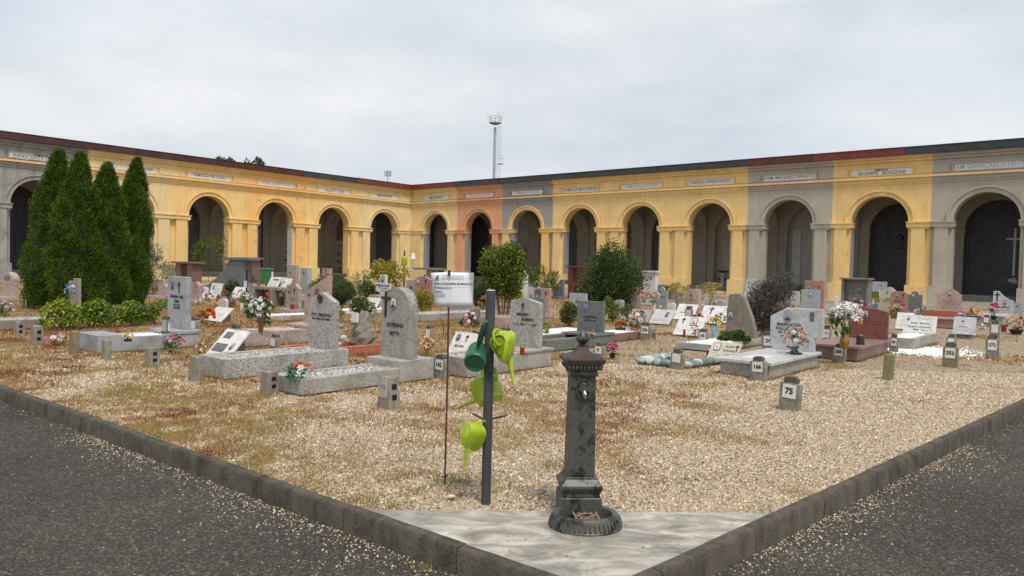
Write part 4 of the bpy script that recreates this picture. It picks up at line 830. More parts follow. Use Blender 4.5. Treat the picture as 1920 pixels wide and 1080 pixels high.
# -- red brown grave
T = grave('red brown granite grave with humped headstone and overhanging cover slab', 1607, 677)
GRV.append((T, 2.2, .84)); MB().box(-.84, 0, 0, 2.2, 0, .22).build('surround', REDS, T, bevel=.006); MB().box(-.92, .06, -.06, 2.25, .22, .27).build('cover_slab', REDS, T, bevel=.006)
st = stone(T, 'hump', .76, .64, .09, REDG, (-.36, 2.05, .27), [('q', -.07, .80, .15, (.45, .45, .45)), ('l', .1, .55, .6, 2, REDL, .06)]); MB().box(-.28, .22, -.1, 0, 0, .05).build('flower_ledge', REDG, st)
# -- white raised grave with lectern plaque
T = grave('pale grey raised grave with white lettered plaque and white gravel top', 1713, 656)
surround(T, 2.3, .66, .24, GRANP, (FILLW, .02), .09)
stone(T, 'rect', .70, .44, .04, WHITE, (-.29, 1.9, .24), [('p', -.36, .80, .11, (.5, .52, .6)), ('l', .1, .86, .5, 2, GREYL, .05), ('t', 0, .56, .08, 'Pinotti   Mantova', BLUEL, .01), ('t', 0, .36, .075, 'Gargione commemora', BLUEL, .01), ('t', 0, .20, .075, 'Maiga   Tina', BLUEL, .01)], .35, .004, 'plaque')
T2 = G(1716, 660); n = 2600; u = rng.normal(0, .5, n); v_ = rng.normal(0, .38, n); xy = np.stack([T2.x + AL.x * (.5 + u) + AR.x * (.1 + v_), T2.y + AL.y * (.5 + u) + AR.y * (.1 + v_)], 1)
tag(link('white_pebbles', peb_mesh('white_pebbles', xy, np.full(n, .0), rng.uniform(.012, .024, n), FILLW, [.4, .3, .3], .7)), 'white pebbles spread round the pale raised grave', 'pebbles', kind='stuff')
# -- rock headstone grave
T = grave('low grey grave with tall dark natural rock headstone', 1343, 660)
surround(T, 2.5, .85, .13, GRANG, (FILLW, .02), .07)
stone(T, 'rockwedge', .70, 1.0, .16, ROCK, (-.42, 2.1, .12), [('q', -.32, .50, .16, (.5, .48, .45)), ('t', 0, .36, .085, 'FERNANDO', GREYL, .01), ('t', 0, .28, .085, 'TOSI', GREYL, .01)], 0, .02)
# -- low graves
T = grave('long low brown grey grave frame at the far left edge', -70, 622); surround(T, 2.2, 1.0, .2, plain('old_brown_stone', (.26, .215, .185), .9, .2, 5, .2), (FILLG, .02), .1)
T = grave('low mauve grave frame behind marker 220', 1150, 640); surround(T, 1.8, .8, .16, REDS, (FILLW, .022), .09)
T = grave('white gravel grave frame behind the speckled gable stone', 1016, 634); surround(T, 2.2, .9, .08, WHITE, (FILLW, .025), .08)
T = grave('pale stone grave frame with white gravel between bouquets at the left', 497, 603); surround(T, 2.2, .8, .14, PINKG, (FILLW, .03), .09)
T = grave('grey grave frame beyond the small yellow mounded shrub', 792, 603); surround(T, 3.2, .9, .20, GRANP, (FILLG, .03), .1)
T = grave('white edged grave frame behind the brown boulder', 640, 590); surround(T, 2.4, .9, .12, WHITE, (FILLW, .03), .12)
T = grave('rose stone grave with low raised slab right of the white plaque', 1790, 616); MB().box(-.9, 0, 0, 1.6, 0, .26).build('surround', ROSE, T, bevel=.01); MB().box(-.95, .05, -.05, 1.65, .26, .32).build('cover_slab', PINKG, T, bevel=.008)
T = grave('pale stone table grave under the slanted white headstone at the right edge', 1880, 612); MB().box(-1.3, 0, 0, 1.5, 0, .30).build('surround', GRANG, T, bevel=.01); MB().box(-1.36, .05, -.05, 1.55, .30, .36).build('cover_slab', GREYM, T, bevel=.008)
# -- free standing stones: label, px, base py, width px, height px, outline, material, thickness, deco, base
STD = [
 ('narrow pink grey rounded headstone at the far left edge', 13, 562, 20, 52, 'round', PINKG, .2, [('b', 0, .75, .5, .2), ('l', 0, .5, .6, 3)], 1),
 ('small pink slab headstone with sloping top behind the tall grey slab', 364, 568, 18, 40, 'gablel', PINK, .12, [('b', .15, .72, .12, .2), ('l', 0, .5, .5, 3)], 1),
 ('pink gabled headstone with small cross and framed photo, red candle at its foot', 548, 586, 23, 54, 'gablel', PINKG, .12, [('q', -.28, .74, .2), ('c', .15, .72, .2), ('t', 0, .42, .11, 'ARMANDO', GREYL, .01), ('l', 0, .33, .6, 1)], 1),
 ('tall brown marble slab headstone in front of the orange pier', 546, 545, 17, 48, 'rect', PINKG, .2, [('p', -.1, .75, .25)], 0),
 ('tall blue grey slab headstone right of the brown one', 569, 552, 14, 50, 'rect', BLUEG, .25, [('p', 0, .85, .3)], 0),
 ('small pink square headstone on the pale ledge left of the ball bush', 610, 545, 14, 42, 'rect', PINK, .2, [('c', 0, .9, .2)], 0),
 ('pink wavy headstone with round medallion and cross left of the notice', 791, 574, 29, 56, 'hump', ROSE, .12, [('p', -.28, .78, .22, (.6, .55, .45)), ('c', .22, .78, .24), ('l', 0, .45, .7, 3)], 1),
 ('small pink headstone with blue oval portrait left of the wavy pink one', 770, 571, 16, 46, 'rect', PINK, .1, [('p', 0, .78, .45, (.25, .35, .45))], 0),
 ('pale headstone half hidden by the notice', 809, 572, 16, 48, 'segment', WHITE, .1, [('p', -.1, .7, .3, (.4, .5, .5))], 0),
 ('grey granite block headstone under the right edge of the notice', 864, 586, 26, 60, 'rect', GRAN, .2, [('b', 0, .45, .4, .12)], 0),
 ('small wedge shaped white headstone behind the pink one with blue photo', 1003, 560, 14, 34, 'gable', WHITE, .1, [('b', 0, .55, .35, .3)], 0),
 ('white grey headstone left of the pink one with blue photo', 994, 585, 14, 46, 'rect', GREYM, .08, [('p', .1, .7, .35, (.4, .45, .5)), ('l', 0, .35, .7, 1)], 0),
 ('pink rectangular headstone with square blue photo and dark cross', 1014, 594, 31, 54, 'rect', PINK, .1, [('q', -.22, .75, .3, (.06, .14, .4), (.5, .4, .1)), ('c', .27, .78, .2, BLACK), ('l', .1, .5, .5, 2, REDL)], 1),
 ('dark grey headstone directly behind the speckled gable stone', 1002, 620, 32, 62, 'rect', SLATE, .08, [], 0),
 ('dark stone headstone with concave sloping top near the red posts', 1046, 560, 18, 36, 'slantr', SLATE, .15, [('p', .1, .6, .28)], 1),
 ('blue grey low headstone behind the box shrub', 1082, 582, 31, 32, 'rect', BLUEG, .12, [('p', -.02, .6, .2), ('l', 0, .25, .7, 1)], 0),
 ('white pointed marble stone left of the spiky shrub', 979, 560, 14, 52, 'gable', WHITE, .15, [], 0),
 ('tall pale marble stele with flat cap right of the nandina bush', 1215, 572, 25, 62, 'rect', WHITE, .25, [('p', .15, .82, .2), ('l', 0, .62, .6, 2), ('b', .1, .3, .15, .12)], 2),
 ('pale grey headstone with rounded crest right of the capped stele', 1239, 576, 22, 38, 'shoulder', BLUEG, .12, [('p', -.1, .8, .2), ('t', 0, .5, .14, 'CUZZONI', BLACK, .01)], 0),
 ('pink speckled block headstone between the yellow flowering shrubs', 1297, 580, 25, 38, 'rect', GRANPK, .2, [('p', -.1, .75, .25), ('t', 0, .45, .13, 'MARIA', BLACK, .01), ('l', 0, .28, .6, 2)], 0),
 ('white rounded headstone with dark photo right of the dark rock stone', 1408, 592, 36, 46, 'hump', WHITE, .12, [('q', -.15, .62, .22, (.12, .11, .1)), ('l', 0, .3, .5, 2)], 0),
 ('large blank pale panel headstone before the grey pier', 1411, 570, 30, 46, 'rect', GREYM, .12, [], 0),
 ('small pink stone with bronze cross behind the dead bush', 1451, 564, 18, 30, 'segment', PINK, .15, [('c', 0, .6, .5)], 0),
 ('broad rose pink slab headstone behind the blue grey one', 1525, 580, 36, 54, 'rect', ROSE, .12, [('p', -.25, .75, .16), ('c', .25, .75, .15)], 0),
 ('blue grey rectangular headstone with square photo behind the grey chamfered one', 1518, 590, 34, 47, 'rect', BLUEG, .1, [('q', .0, .80, .2, (.6, .6, .6)), ('l', 0, .5, .5, 2)], 0),
 ('white grey slab headstone between the capped monument and the yellow pier', 1648, 566, 28, 38, 'rect', GREYM, .15, [('b', .1, .8, .1, .06)], 0),
 ('cream wavy headstone left of the red pink one', 1664, 588, 36, 50, 'wave', CREAM, .1, [('p', -.05, .80, .13), ('l', 0, .55, .7, 3, BLACK)], 0),
 ('red pink marble headstone between cream and dark green stones', 1684, 590, 31, 44, 'segment', ROSE, .1, [('p', -.1, .82, .2), ('c', .25, .8, .2), ('t', 0, .56, .15, 'ESTELLA', REDL, .02), ('t', .1, .42, .15, 'ALBERICI', REDL, .02), ('l', 0, .25, .6, 2, REDL)], 0),
 ('dark green headstone with domed top before the orange pier', 1714, 586, 28, 40, 'shoulder', DGREEN, .1, [('p', -.1, .78, .2, (.6, .6, .55))], 0),
 ('big pink marble headstone with wavy top before the grey pier', 1778, 598, 46, 56, 'wave', PINK, .12, [('p', .02, .84, .17, (.6, .45, .3)), ('t', 0, .58, .10, 'GIOVANNI', GREYL, .02), ('l', 0, .47, .8, 3)], 0),
 ('tiny white headstone behind the orange chrysanthemums', 416, 578, 14, 18, 'segment', WHITE, .1, [('l', 0, .5, .6, 1)], 0),
 ('small grey rounded headstone right of the tall white flowers', 474, 592, 16, 24, 'round', GRANG, .1, [('p', 0, .7, .3)], 0),
 ('small white gabled headstone between the pink gabled stone and the ball bush', 584, 572, 14, 30, 'gable', WHITE, .1, [('p', 0, .7, .3)], 1),
 ('low pink headstone left of the white cross one', 700, 574, 16, 22, 'segment', PINK, .1, [], 1),
 ('small rose headstone beside the variegated shrub', 758, 562, 14, 24, 'rect', ROSE, .1, [('c', 0, .7, .3)], 0),
 ('grey headstone seen between the dark laurel and the small tree', 920, 576, 16, 30, 'hump', GRANG, .1, [('p', 0, .7, .25)], 0),
 ('white headstone low behind the golden shrub', 950, 566, 14, 24, 'segment', WHITE, .1, [('l', 0, .5, .6, 1)], 0),
 ('pale headstone between the red gate monument and the nandina bush', 1100, 572, 16, 28, 'shoulder', GREYM, .1, [('p', 0, .75, .25)], 0),
 ('pale pink headstone left of the capped stele', 1192, 578, 16, 28, 'gable', PINKG, .1, [('p', 0, .7, .25)], 0),
 ('white headstone right behind the pink speckled block', 1316, 574, 14, 26, 'rect', WHITE, .1, [('l', 0, .6, .6, 2)], 0),
 ('low grey headstone left of the dark rock stone', 1350, 590, 18, 26, 'segment', GRANG, .1, [('p', 0, .65, .25)], 0),
 ('small white headstone before the grey pier right of the dead bush', 1490, 572, 16, 26, 'rect', GREYM, .1, [('l', 0, .5, .6, 1)], 0),
 ('small grey headstone at the far right beside the sloping one', 1908, 594, 16, 30, 'round', GRANG, .1, [('p', 0, .7, .3)], 0),
 ('small pink grey headstone behind the juniper', 304, 560, 16, 28, 'gablel', PINKG, .12, [], 1),
 ('short white marble headstone left of the upright white plaque', 380, 560, 14, 22, 'segment', WHITE, .1, [('p', 0, .7, .3)], 1),
 ('narrow grey stele among the flowers left of the box tombs', 470, 566, 10, 34, 'rect', GRANG, .15, [], 0),
 ('small grey rounded headstone behind the pale green leafy pot', 655, 570, 18, 34, 'round', GRANG, .12, [('p', 0, .75, .25)], 1),
 ('low white headstone between the white cross and the variegated shrub', 748, 568, 18, 26, 'hump', WHITE, .1, [('l', 0, .5, .6, 2)], 1),
 ('short pinkish headstone just right of the paper notice', 888, 598, 16, 22, 'segment', PINK, .1, [('l', 0, .5, .6, 1)], 1),
 ('low white headstone at the left foot of the nandina bush', 1112, 592, 20, 22, 'rect', WHITE, .1, [('l', 0, .5, .6, 2)], 0),
 ('small grey headstone in front of the nandina bush', 1160, 586, 16, 24, 'segment', GRANG, .1, [('p', 0, .7, .3)], 0),
 ('small white headstone left of the yellow flowering shrubs', 1258, 588, 14, 20, 'segment', WHITE, .1, [('l', 0, .5, .6, 1)], 0),
 ('short rose headstone left of the white rounded one with dark photo', 1384, 584, 18, 34, 'rect', ROSE, .12, [('c', 0, .7, .3)], 0),
 ('low white block headstone right of the dead bush', 1556, 596, 16, 24, 'rect', WHITE, .12, [('l', 0, .5, .6, 2)], 0),
 ('thin white stele between the dead bush and the capped monument', 1566, 602, 8, 46, 'rect', WHITE, .1, [], 0),
 ('low grey headstone right of the big pink wavy one', 1826, 600, 20, 26, 'hump', GRANG, .1, [('p', 0, .65, .2)], 0),
 ('white grey headstone sloping down to the right at the right edge', 1880, 590, 39, 44, 'slantl', GREYM, .1, [('c', -.3, .75, .4, BLACK), ('q', .08, .52, .18, (.5, .42, .3)), ('t', .12, .32, .13, 'MERLO', BLACK, .02), ('l', .1, .18, .5, 1)], 0),
]
for lb, px, py, wp, hp, stl, mt, th, deco, bs in STD:
    p = G(px, py); s = mpp(p); W = realw(p, wp); H = hp * s; T = thing('headstone', lb, 'headstone', p)
    z = 0
    if bs == 1: MB().box(-W * .62, W * .62, -.35, th + .12, 0, .12).build('base_slab', mt, T, bevel=.006); z = .12
    if bs == 2: MB().box(-W * .6, W * .6, -.08, th + .06, H - .02, H + .06).build('cap', mt, T, bevel=.006)
    stone(T, stl, W, H - z, th, mt, (0, 0, z), deco, 0, .006, 'slab')
# white cross headstone
p = G(717, 582); T = thing('headstone', 'white cross shaped headstone with portrait and lettered arms', 'headstone', p); s = mpp(p)
stone(T, 'cross', realw(p, 27), 67 * s, .06, WHITE, (0, 0, 0), [('p', -.02, .88, .26), ('t', 0, .69, .15, 'PIERINA BASSI', BLACK, .02), ('l', 0, .61, .8, 1, BLACK, .04), ('l', .1, .55, .6, 1, BLACK, .04)], 0, .005, 'slab')
# monuments
def monument(lb, px, py, wp, hp, mat, kind):
    p = G(px, py); s = mpp(p); W = realw(p, wp); H = hp * s; T = thing('monument', lb, 'monument', p)
    if kind == 'gate':
        for x in (-W / 2, W / 2 - W * .3): MB().box(x, x + W * .3, 0, .45, 0, H).build('pillar', mat, T, bevel=.006)
        MB().box(-W * .6, W * .6, -.1, .55, H, H + .09).build('lintel', mat, T, bevel=.006)
    elif kind == 'shelf':
        MB().box(-W * .1, W * .25, 0, .4, 0, H).build('pillar', PINKG, T, bevel=.006); MB().box(-W * .6, W * .6, -.3, .5, H, H + .09).build('lintel', mat, T, bevel=.006)
    elif kind == 'cap':
        MB().box(-W / 2, W / 2, .22, .34, 0, H).build('back_slab', mat, T); MB().box(-W * .56, W * .56, -.12, .42, H, H + .06).build('cap', mat, T, bevel=.006)
        for x in (-W / 2, W / 2 - .09): MB().box(x, x + .09, 0, .22, 0, H).build('side_panel', mat, T)
        portrait(T, W * .1, H * .74, .12).location.y = .215
        scribble(T, 0, H * .6, W * .5, 3)
    elif kind == 'wing':
        stone(T, 'wing', W, H, .35, mat, (0, 0, 0), [], 0, .01, 'slab'); MB().box(W * .12, W * .62, -.08, .43, H * .93, H).build('cap', mat, T, bevel=.006)
    elif kind == 'table':
        MB().box(-W / 2, W / 2, 0, .7, H * .85, H).build('lintel', mat, T, bevel=.006); MB().box(-W * .46, W * .46, .5, .68, 0, H * .85).build('back_slab', DARKM, T)
        for x in (-W / 2, W / 2 - .1): MB().box(x, x + .1, 0, .6, 0, H * .85).build('side_panel', mat, T)
    return T
monument('brown marble gate shaped monument left of the grey wing shaped one', 344, 548, 32, 54, BROWNM, 'gate')
monument('dark grey monument with concave wing profile and capped post', 407, 552, 95, 70, SLATE, 'wing')
monument('brown marble gate monument half hidden by the feathery conifer', 457, 548, 30, 62, BROWNM, 'gate')
monument('pink pillar with dark flat top behind the wavy pink headstone', 801, 566, 30, 60, DARKM, 'shelf')
monument('dark red granite gate shaped monument left of the nandina bush', 1078, 560, 28, 58, plain('dark_red_granite', (.16, .05, .04), .4, .2, 20), 'gate')
monument('dark marble monument with side panels and flat cap behind the bouquets', 1601, 600, 52, 76, DARKM, 'cap')
monument('grey stone box tomb with dark front, left one of the pair', 491, 572, 32, 34, CONC, 'table'); monument('grey stone box tomb with dark front, right one of the pair', 522, 574, 28, 34, CONC, 'table')
monument('black low tomb frame right of the pale capped stele', 1244, 560, 32, 26, DARKM, 'table')
# leaning plaques
PLQ = [
 ('leaning white plaque with motorbike photo behind the speckled grave', 404, 672, 42, 52, WHITE, [('b', -.15, .33, .5, .28), ('b', -.2, .78, .3, .22), ('p', .3, .42, .16), ('l', .25, .18, .35, 1)], .75),
 ('leaning white plaque behind the orange red flowers', 398, 603, 30, 26, WHITE, [('l', .1, .5, .5, 2)], .8),
 ('upright white plaque with portrait left of the brown low shrub', 399, 562, 20, 32, WHITE, [('p', -.25, .75, .2), ('l', .1, .6, .6, 3)], .3),
 ('tilted white plaque above the green plant box at the left', 441, 560, 24, 22, WHITE, [('c', -.05, .5, .4)], .6),
 ('tilted white plaque with pink flower pot on the left box tomb', 508, 556, 20, 22, WHITE, [('b', .1, .75, .5, .12)], .5), ('tilted white plaque on the right box tomb', 530, 557, 18, 20, WHITE, [('b', -.2, .6, .2, .12)], .5),
 ('tilted white plaque with oval portrait and cross behind the dark green can', 858, 668, 44, 44, WHITE, [('p', -.27, .74, .2, (.12, .11, .2)), ('c', .1, .74, .3), ('t', -.1, .38, .12, 'BRUNA', BLACK, .01)], .55),
 ('half fallen white plaque right of the ball bush', 690, 584, 24, 26, WHITE, [('b', .1, .5, .4, .3)], .5),
 ('grey pink tilted plaque behind the white and yellow bouquet', 1193, 612, 36, 32, PINKG, [], .6),
 ('pale tilted plaque with dark square photo', 1234, 608, 38, 27, GREYM, [('b', .18, .65, .14, .38), ('l', -.05, .3, .6, 2)], .85),
 ('white tilted plaque with small cross and blue lettering', 1280, 600, 36, 30, WHITE, [('c', .2, .75, .3, BLACK), ('t', 0, .45, .12, 'ANNA ROSSI', BLUEL, .01), ('l', 0, .2, .5, 1, BLUEL)], .7),
 ('white tilted plaque with cross behind the dark pink flowers', 1327, 607, 38, 34, WHITE, [('c', -.05, .7, .4, BLACK), ('l', 0, .35, .5, 2)], .7),
 ('white tilted plaque with framed portrait and red panel', 1286, 630, 50, 36, WHITE, [('c', -.3, .75, .3), ('q', .1, .72, .24, (.62, .60, .58), (.5, .2, .2)), ('l', 0, .25, .6, 1)], .7),
 ('cream tilted plaque with photo framed by blue green stones', 1352, 676, 55, 33, CREAM, [('q', -.28, .68, .22, (.62, .6, .6), (.5, .5, .5)), ('t', .14, .74, .11, 'ALDO', BLACK, .015), ('t', .14, .5, .11, 'TURCHI', BLACK, .015), ('c', .40, .68, .35), ('t', .08, .2, .065, '4 - 1941   31 - 8 - 2008', BLACK, .01)], .7),
 ('white plaque with engraved columns left of the pale raised grave', 1694, 618, 32, 32, WHITE, [('l', .05, .7, .7, 3, GREYL, .12), ('l', 0, .2, .8, 1)], .5),
 ('grey white plaque on a stone ledge with glass flower vase', 1806, 634, 42, 34, GREYM, [('p', -.08, .80, .15, (.5, .5, .5)), ('t', -.05, .42, .1, 'FEDERICO', GREYL, .01), ('l', -.05, .22, .6, 1)], .4),
 ('white tilted plaque with photo behind the yellow ribbon flowers', 1361, 596, 22, 22, WHITE, [('b', .1, .7, .4, .3)], .5), ('low white book shaped plaque left of the dark rock stone', 1352, 606, 28, 18, WHITE, [('l', 0, .5, .6, 1)], .9)]
for lb, px, py, wp, hp, mt, deco, tl in PLQ:
    p = G(px, py); s = mpp(p); W = realw(p, wp); H = hp * s / math.cos(tl) * .94
    T = thing('plaque', lb, 'plaque', p); z0 = .10 if 'ledge' in lb or 'box tomb' in lb else .02
    if 'box tomb' in lb: z0 = .38
    stone(T, 'rect', W, H, .03, mt, (0, 0, z0), deco, tl, .004, 'slab')
    hh = H * math.cos(tl) * .8 + z0; dd = H * math.sin(tl) * .8
    m = MB(); n = 3; a, b = -W * .35, W * .35; m.add([(a, .06, 0), (b, .06, 0), (b, dd + .1, 0), (a, dd + .1, 0), (a, dd + .03, hh), (b, dd + .03, hh)], [(3, 2, 1, 0), (0, 1, 5, 4), (1, 2, 5), (2, 3, 4, 5), (3, 0, 4)])
    m.build('support', CONC, T)
    if 'red panel' in lb: MB().box(-.05, .0, -.05, -.02, .02, .16).build('red_panel', GLASS, T)
# ================================================================== numbered markers
def marker(lb, px, py, wp, hp, kind='plate', txt='', moss=False, rz=0, tilt=0):
    p = G(px, py); s = mpp(p); H = hp * s; W = max(.09, min(realw(p, wp) - .06, H * .66)); d = .10; mt = CONCM if moss else CONC
    T = thing('number_marker', lb, 'marker', p, GR + rz + random.uniform(-.08, .08), 'concrete number markers'); T.rotation_euler.x = tilt + random.uniform(-.03, .03); T.rotation_euler.y = random.uniform(-.05, .05)
    if kind == 'hollow':
        MB().box(-W / 2, W / 2, 0, .16, -.05, H, top=(-W * .45, W * .45, .01, .15)).build('post', mt, T, bevel=.008)
        for q in (.24, .60): MB().box(W * .44, W * .505, .05, .11, H * q, H * (q + .17)).build('hole_shade_block', plain('painted_hole_shade', (.012, .011, .01), .95), T)  # near-black blocks set on the side, painting the shade of two holes
        if txt: pf = MB().box(-W * .40, W * .36, -.001, .012, H * .32, H * .95).build('painted_face', weather('flaking_white_paint', (.46, .45, .41), (.24, .225, .19), .8, 9, .9, .3, 60), T); link('lettering', text_mesh(txt, W * .3, GREYL, .02, .002), pf, (0, -.003, H * .7), (math.pi / 2, 0, 0))
    elif kind == 'plain':
        MB().box(-W / 2, W / 2, 0, d, -.05, H, top=(-W * .46, W * .46, .005, d)).build('post', mt, T, bevel=.01)
    else:
        m = MB().prism([(-W / 2, -.05), (W / 2, -.05), (W / 2, H * .78), (W * .36, H * .80), (-W * .36, H * .80), (-W / 2, H * .78)], 0, d)
        m.build('post', mt, T, bevel=.008); MB().prism([(-W * .34, H * .80), (W * .34, H * .80), (W * .33, H * .93), (W * .2, H), (-W * .18, H * .99), (-W * .33, H * .92)], .004, d - .004).build('cap', CONCD, T, bevel=.01)
        pl = MB().box(-W * .33, W * .33, -.008, 0, H * .34, H * .75).build('number_plate', PLATE, T)
        if txt: link('lettering', text_mesh(txt, W * .36 if len(txt) > 2 else W * .40, BLACK, .04, .001), pl, (0, -.0095, H * .55), (math.pi / 2, 0, 0))
MK = [('hollow concrete post at the far left edge', 27, 630, 17, 27, 'hollow'), ('hollow concrete post second from the left edge', 59, 645, 24, 34, 'hollow'), ('plain concrete post touching the front of the smooth grey grave', 132, 661, 18, 40, 'plain', '', True),
 ('thin concrete post before the long side of the smooth grey grave', 193, 672, 18, 34, 'plain'), ('leaning hollow post below the smooth grey grave', 275, 686, 24, 34, 'hollow'), ('number marker with white plate right of the tall grey slab headstone', 362, 626, 18, 32, 'plate'),
 ('dark mossy marker before the pink marble grave', 437, 646, 20, 38, 'plate'), ('concrete post at the front of the speckled granite grave', 360, 712, 28, 44, 'plain'), ('marker with tall white plate before the terracotta edging', 511, 660, 18, 34, 'plate'),
 ('concrete post at the front of the round topped granite grave', 495, 737, 28, 40, 'hollow'), ('white painted hollow post standing alone before the round topped grave', 718, 763, 36, 56, 'hollow', '112'), ('mossy marker left of the speckled gabled grave, numbered 142', 822, 708, 40, 44, 'plate', '142'),
 ('small grey marker behind the peach flowers', 802, 640, 16, 30, 'plate'), ('small marker behind the white edged grave beyond the round topped stone', 697, 596, 16, 22, 'plate'), ('number marker 220 before the mauve grave', 1208, 636, 26, 32, 'plate', '220'),
 ('pale marker right behind the fountain top', 1122, 674, 24, 32, 'plate', '9'), ('brown marker left of the white plaque with framed portrait', 1201, 616, 18, 34, 'plate'), ('marker behind the plaque with framed portrait', 1290, 602, 17, 28, 'plate', '1'),
 ('number marker 195 at the front of the dark rock grave', 1316, 646, 30, 30, 'plate', '195'), ('marker with blank white plate beside the blue green stones', 1267, 692, 38, 38, 'plate'), ('number marker 166 before the wide chamfered headstone grave', 1420, 712, 36, 44, 'plate', '166'),
 ('number marker 24 left of the wide chamfered headstone', 1440, 662, 30, 42, 'plate', '24'), ('faded marker before the dead bush', 1437, 640, 22, 34, 'plate'), ('number marker 171 right of the wide chamfered headstone', 1549, 645, 20, 36, 'plate', '171'),
 ('nearest number marker, 75, with a mossy cap', 1477, 767, 48, 62, 'plate', '75', False), ('wide low marker 200 before the red brown grave', 1571, 678, 36, 34, 'plate', '200'), ('mossy blank square post in the open gravel at the right', 1663, 711, 28, 46, 'plain', '', True),
 ('number marker 45 left of the pale raised grave', 1675, 660, 22, 34, 'plate', '45'), ('mossy yellow number marker 252', 1780, 687, 36, 46, 'plate', '252', True), ('small pale marker behind the mossy yellow one', 1782, 660, 24, 34, 'plate'),
 ('dark number marker 272 at the right', 1860, 672, 32, 46, 'plate', '272'), ('pale leaning marker behind marker 272', 1864, 636, 24, 36, 'plate'), ('low yellow stained marker before the pale table grave', 1848, 612, 18, 22, 'plate', '', True)]
for a in MK: marker(*a)
# boulder grave with terracotta edging
T = grave('boulder gravestone in a scalloped terracotta edged plot', 690, 660)
m = MB()
def scal(p, q):
    p, q = Vector(p), Vector(q); n = int((q - p).length / .055)
    for k in range(n): c_ = lerp(p, q, (k + .5) / n); m.lathe([(.033, -.02), (.033, .12), (.02, .135)], 7, c=(c_.x, c_.y))
for a, b in (((-.75, -1.3, 0), (-.75, .6, 0)), ((0, -1.3, 0), (0, .6, 0)), ((-.75, -1.3, 0), (0, -1.3, 0)), ((-.75, .6, 0), (0, .6, 0))): scal(a, b)
m.build('terracotta_edging', TERRA, T)
b_ = MB().blob((-.38, .2, .18), (.26, .2, .32), 12, 9, .2).blob((-.44, .25, .42), (.17, .15, .28), 10, 8, .2).build('boulder', ROCK, T); MB().box(-.52, -.36, .02, .06, .5, .68).build('photo_plate', PLATE, b_)
# blue green stone ring
T = grave('grave plot ringed with blue green stones before the cream plaque', 1270, 690)
bs = [plain('blue_green_stone', (.30, .36, .35), .8, .25, 9, .3), plain('pale_green_stone', (.46, .52, .49), .8, .2, 9, .3), plain('dark_slate_stone', (.16, .20, .21), .8, .25, 9, .3)]
for a, b, n in (((.1, .1, 0), (.15, 1.75, 0), 13), ((-.75, .1, 0), (-.75, 1.6, 0), 10), ((-.75, .05, 0), (.1, .05, 0), 6)):
    for k in range(n):
        c_ = lerp(Vector(a), Vector(b), (k + .5) / n); MB().blob((c_.x + random.uniform(-.03, .03), c_.y, .05), (random.uniform(.07, .11), random.uniform(.07, .11), random.uniform(.05, .08)), 8, 5, .2).build('edge_stone', random.choice(bs), T, smooth=True)
# ================================================================== flowers
_bl = {}
def blossom(kind, c):
    key = (kind, c)
    if key in _bl: return _bl[key]
    m = MB()
    def petal(a, r0, r1, wd, z0, z1, col, zz=None):
        ca, sa = math.cos(a), math.sin(a); mid = (r0 + r1) * .55; zm = zz if zz is not None else (z0 + z1) / 2 + .1
        m.add([(ca * r0, sa * r0, z0), (ca * mid - sa * wd, sa * mid + ca * wd, zm), (ca * r1, sa * r1, z1), (ca * mid + sa * wd, sa * mid - ca * wd, zm), (ca * mid, sa * mid, zm - .08)], [(0, 4, 1), (1, 4, 2), (0, 3, 4), (3, 2, 4)], col)
    if kind == 'lily':
        for k in range(6): petal(k * 1.047, .05, 1.0, .24, 0, .22 if k % 2 else .32, sc3(c, random.uniform(.9, 1.05)), .30)
        for k in range(3): m.tube([(0, 0, 0), (.1 * math.cos(k * 2), .1 * math.sin(k * 2), .45)], .03, 4, (.45, .25, .05))
    elif kind == 'daisy':
        for k in range(10): petal(k * .628, .15, .95, .2, .05, .1, sc3(c, random.uniform(.9, 1.05)), .15)
        m.blob((0, 0, .1), (.28, .28, .15), 7, 4, .05, (.45, .30, .05))
    elif kind == 'mum':
        m.blob((0, 0, .1), (.6, .6, .5), 8, 5, .15, sc3(c, .85))
        for r in range(3):
            for k in range(9): petal(k * .7 + r * .3, .2, .95 - r * .22, .14, .05 + r * .2, .1 + r * .28, sc3(c, random.uniform(.8, 1.1)))
    else:
        m.blob((0, 0, .25), (.34, .34, .42), 7, 5, .12, sc3(c, .9))
        for k in range(5): petal(k * 1.257, .1, .78, .42, -.05, .55, sc3(c, random.uniform(.85, 1.1)), .1)
        for k in range(5): petal(k * 1.257 + .6, .12, 1.0, .45, -.15, .35, sc3(c, random.uniform(.85, 1.1)), -.05)
    _bl[key] = m.mesh('blossom', MPET); return _bl[key]
LG = [(.06, .13, .03), (.09, .17, .045), (.13, .2, .06)]
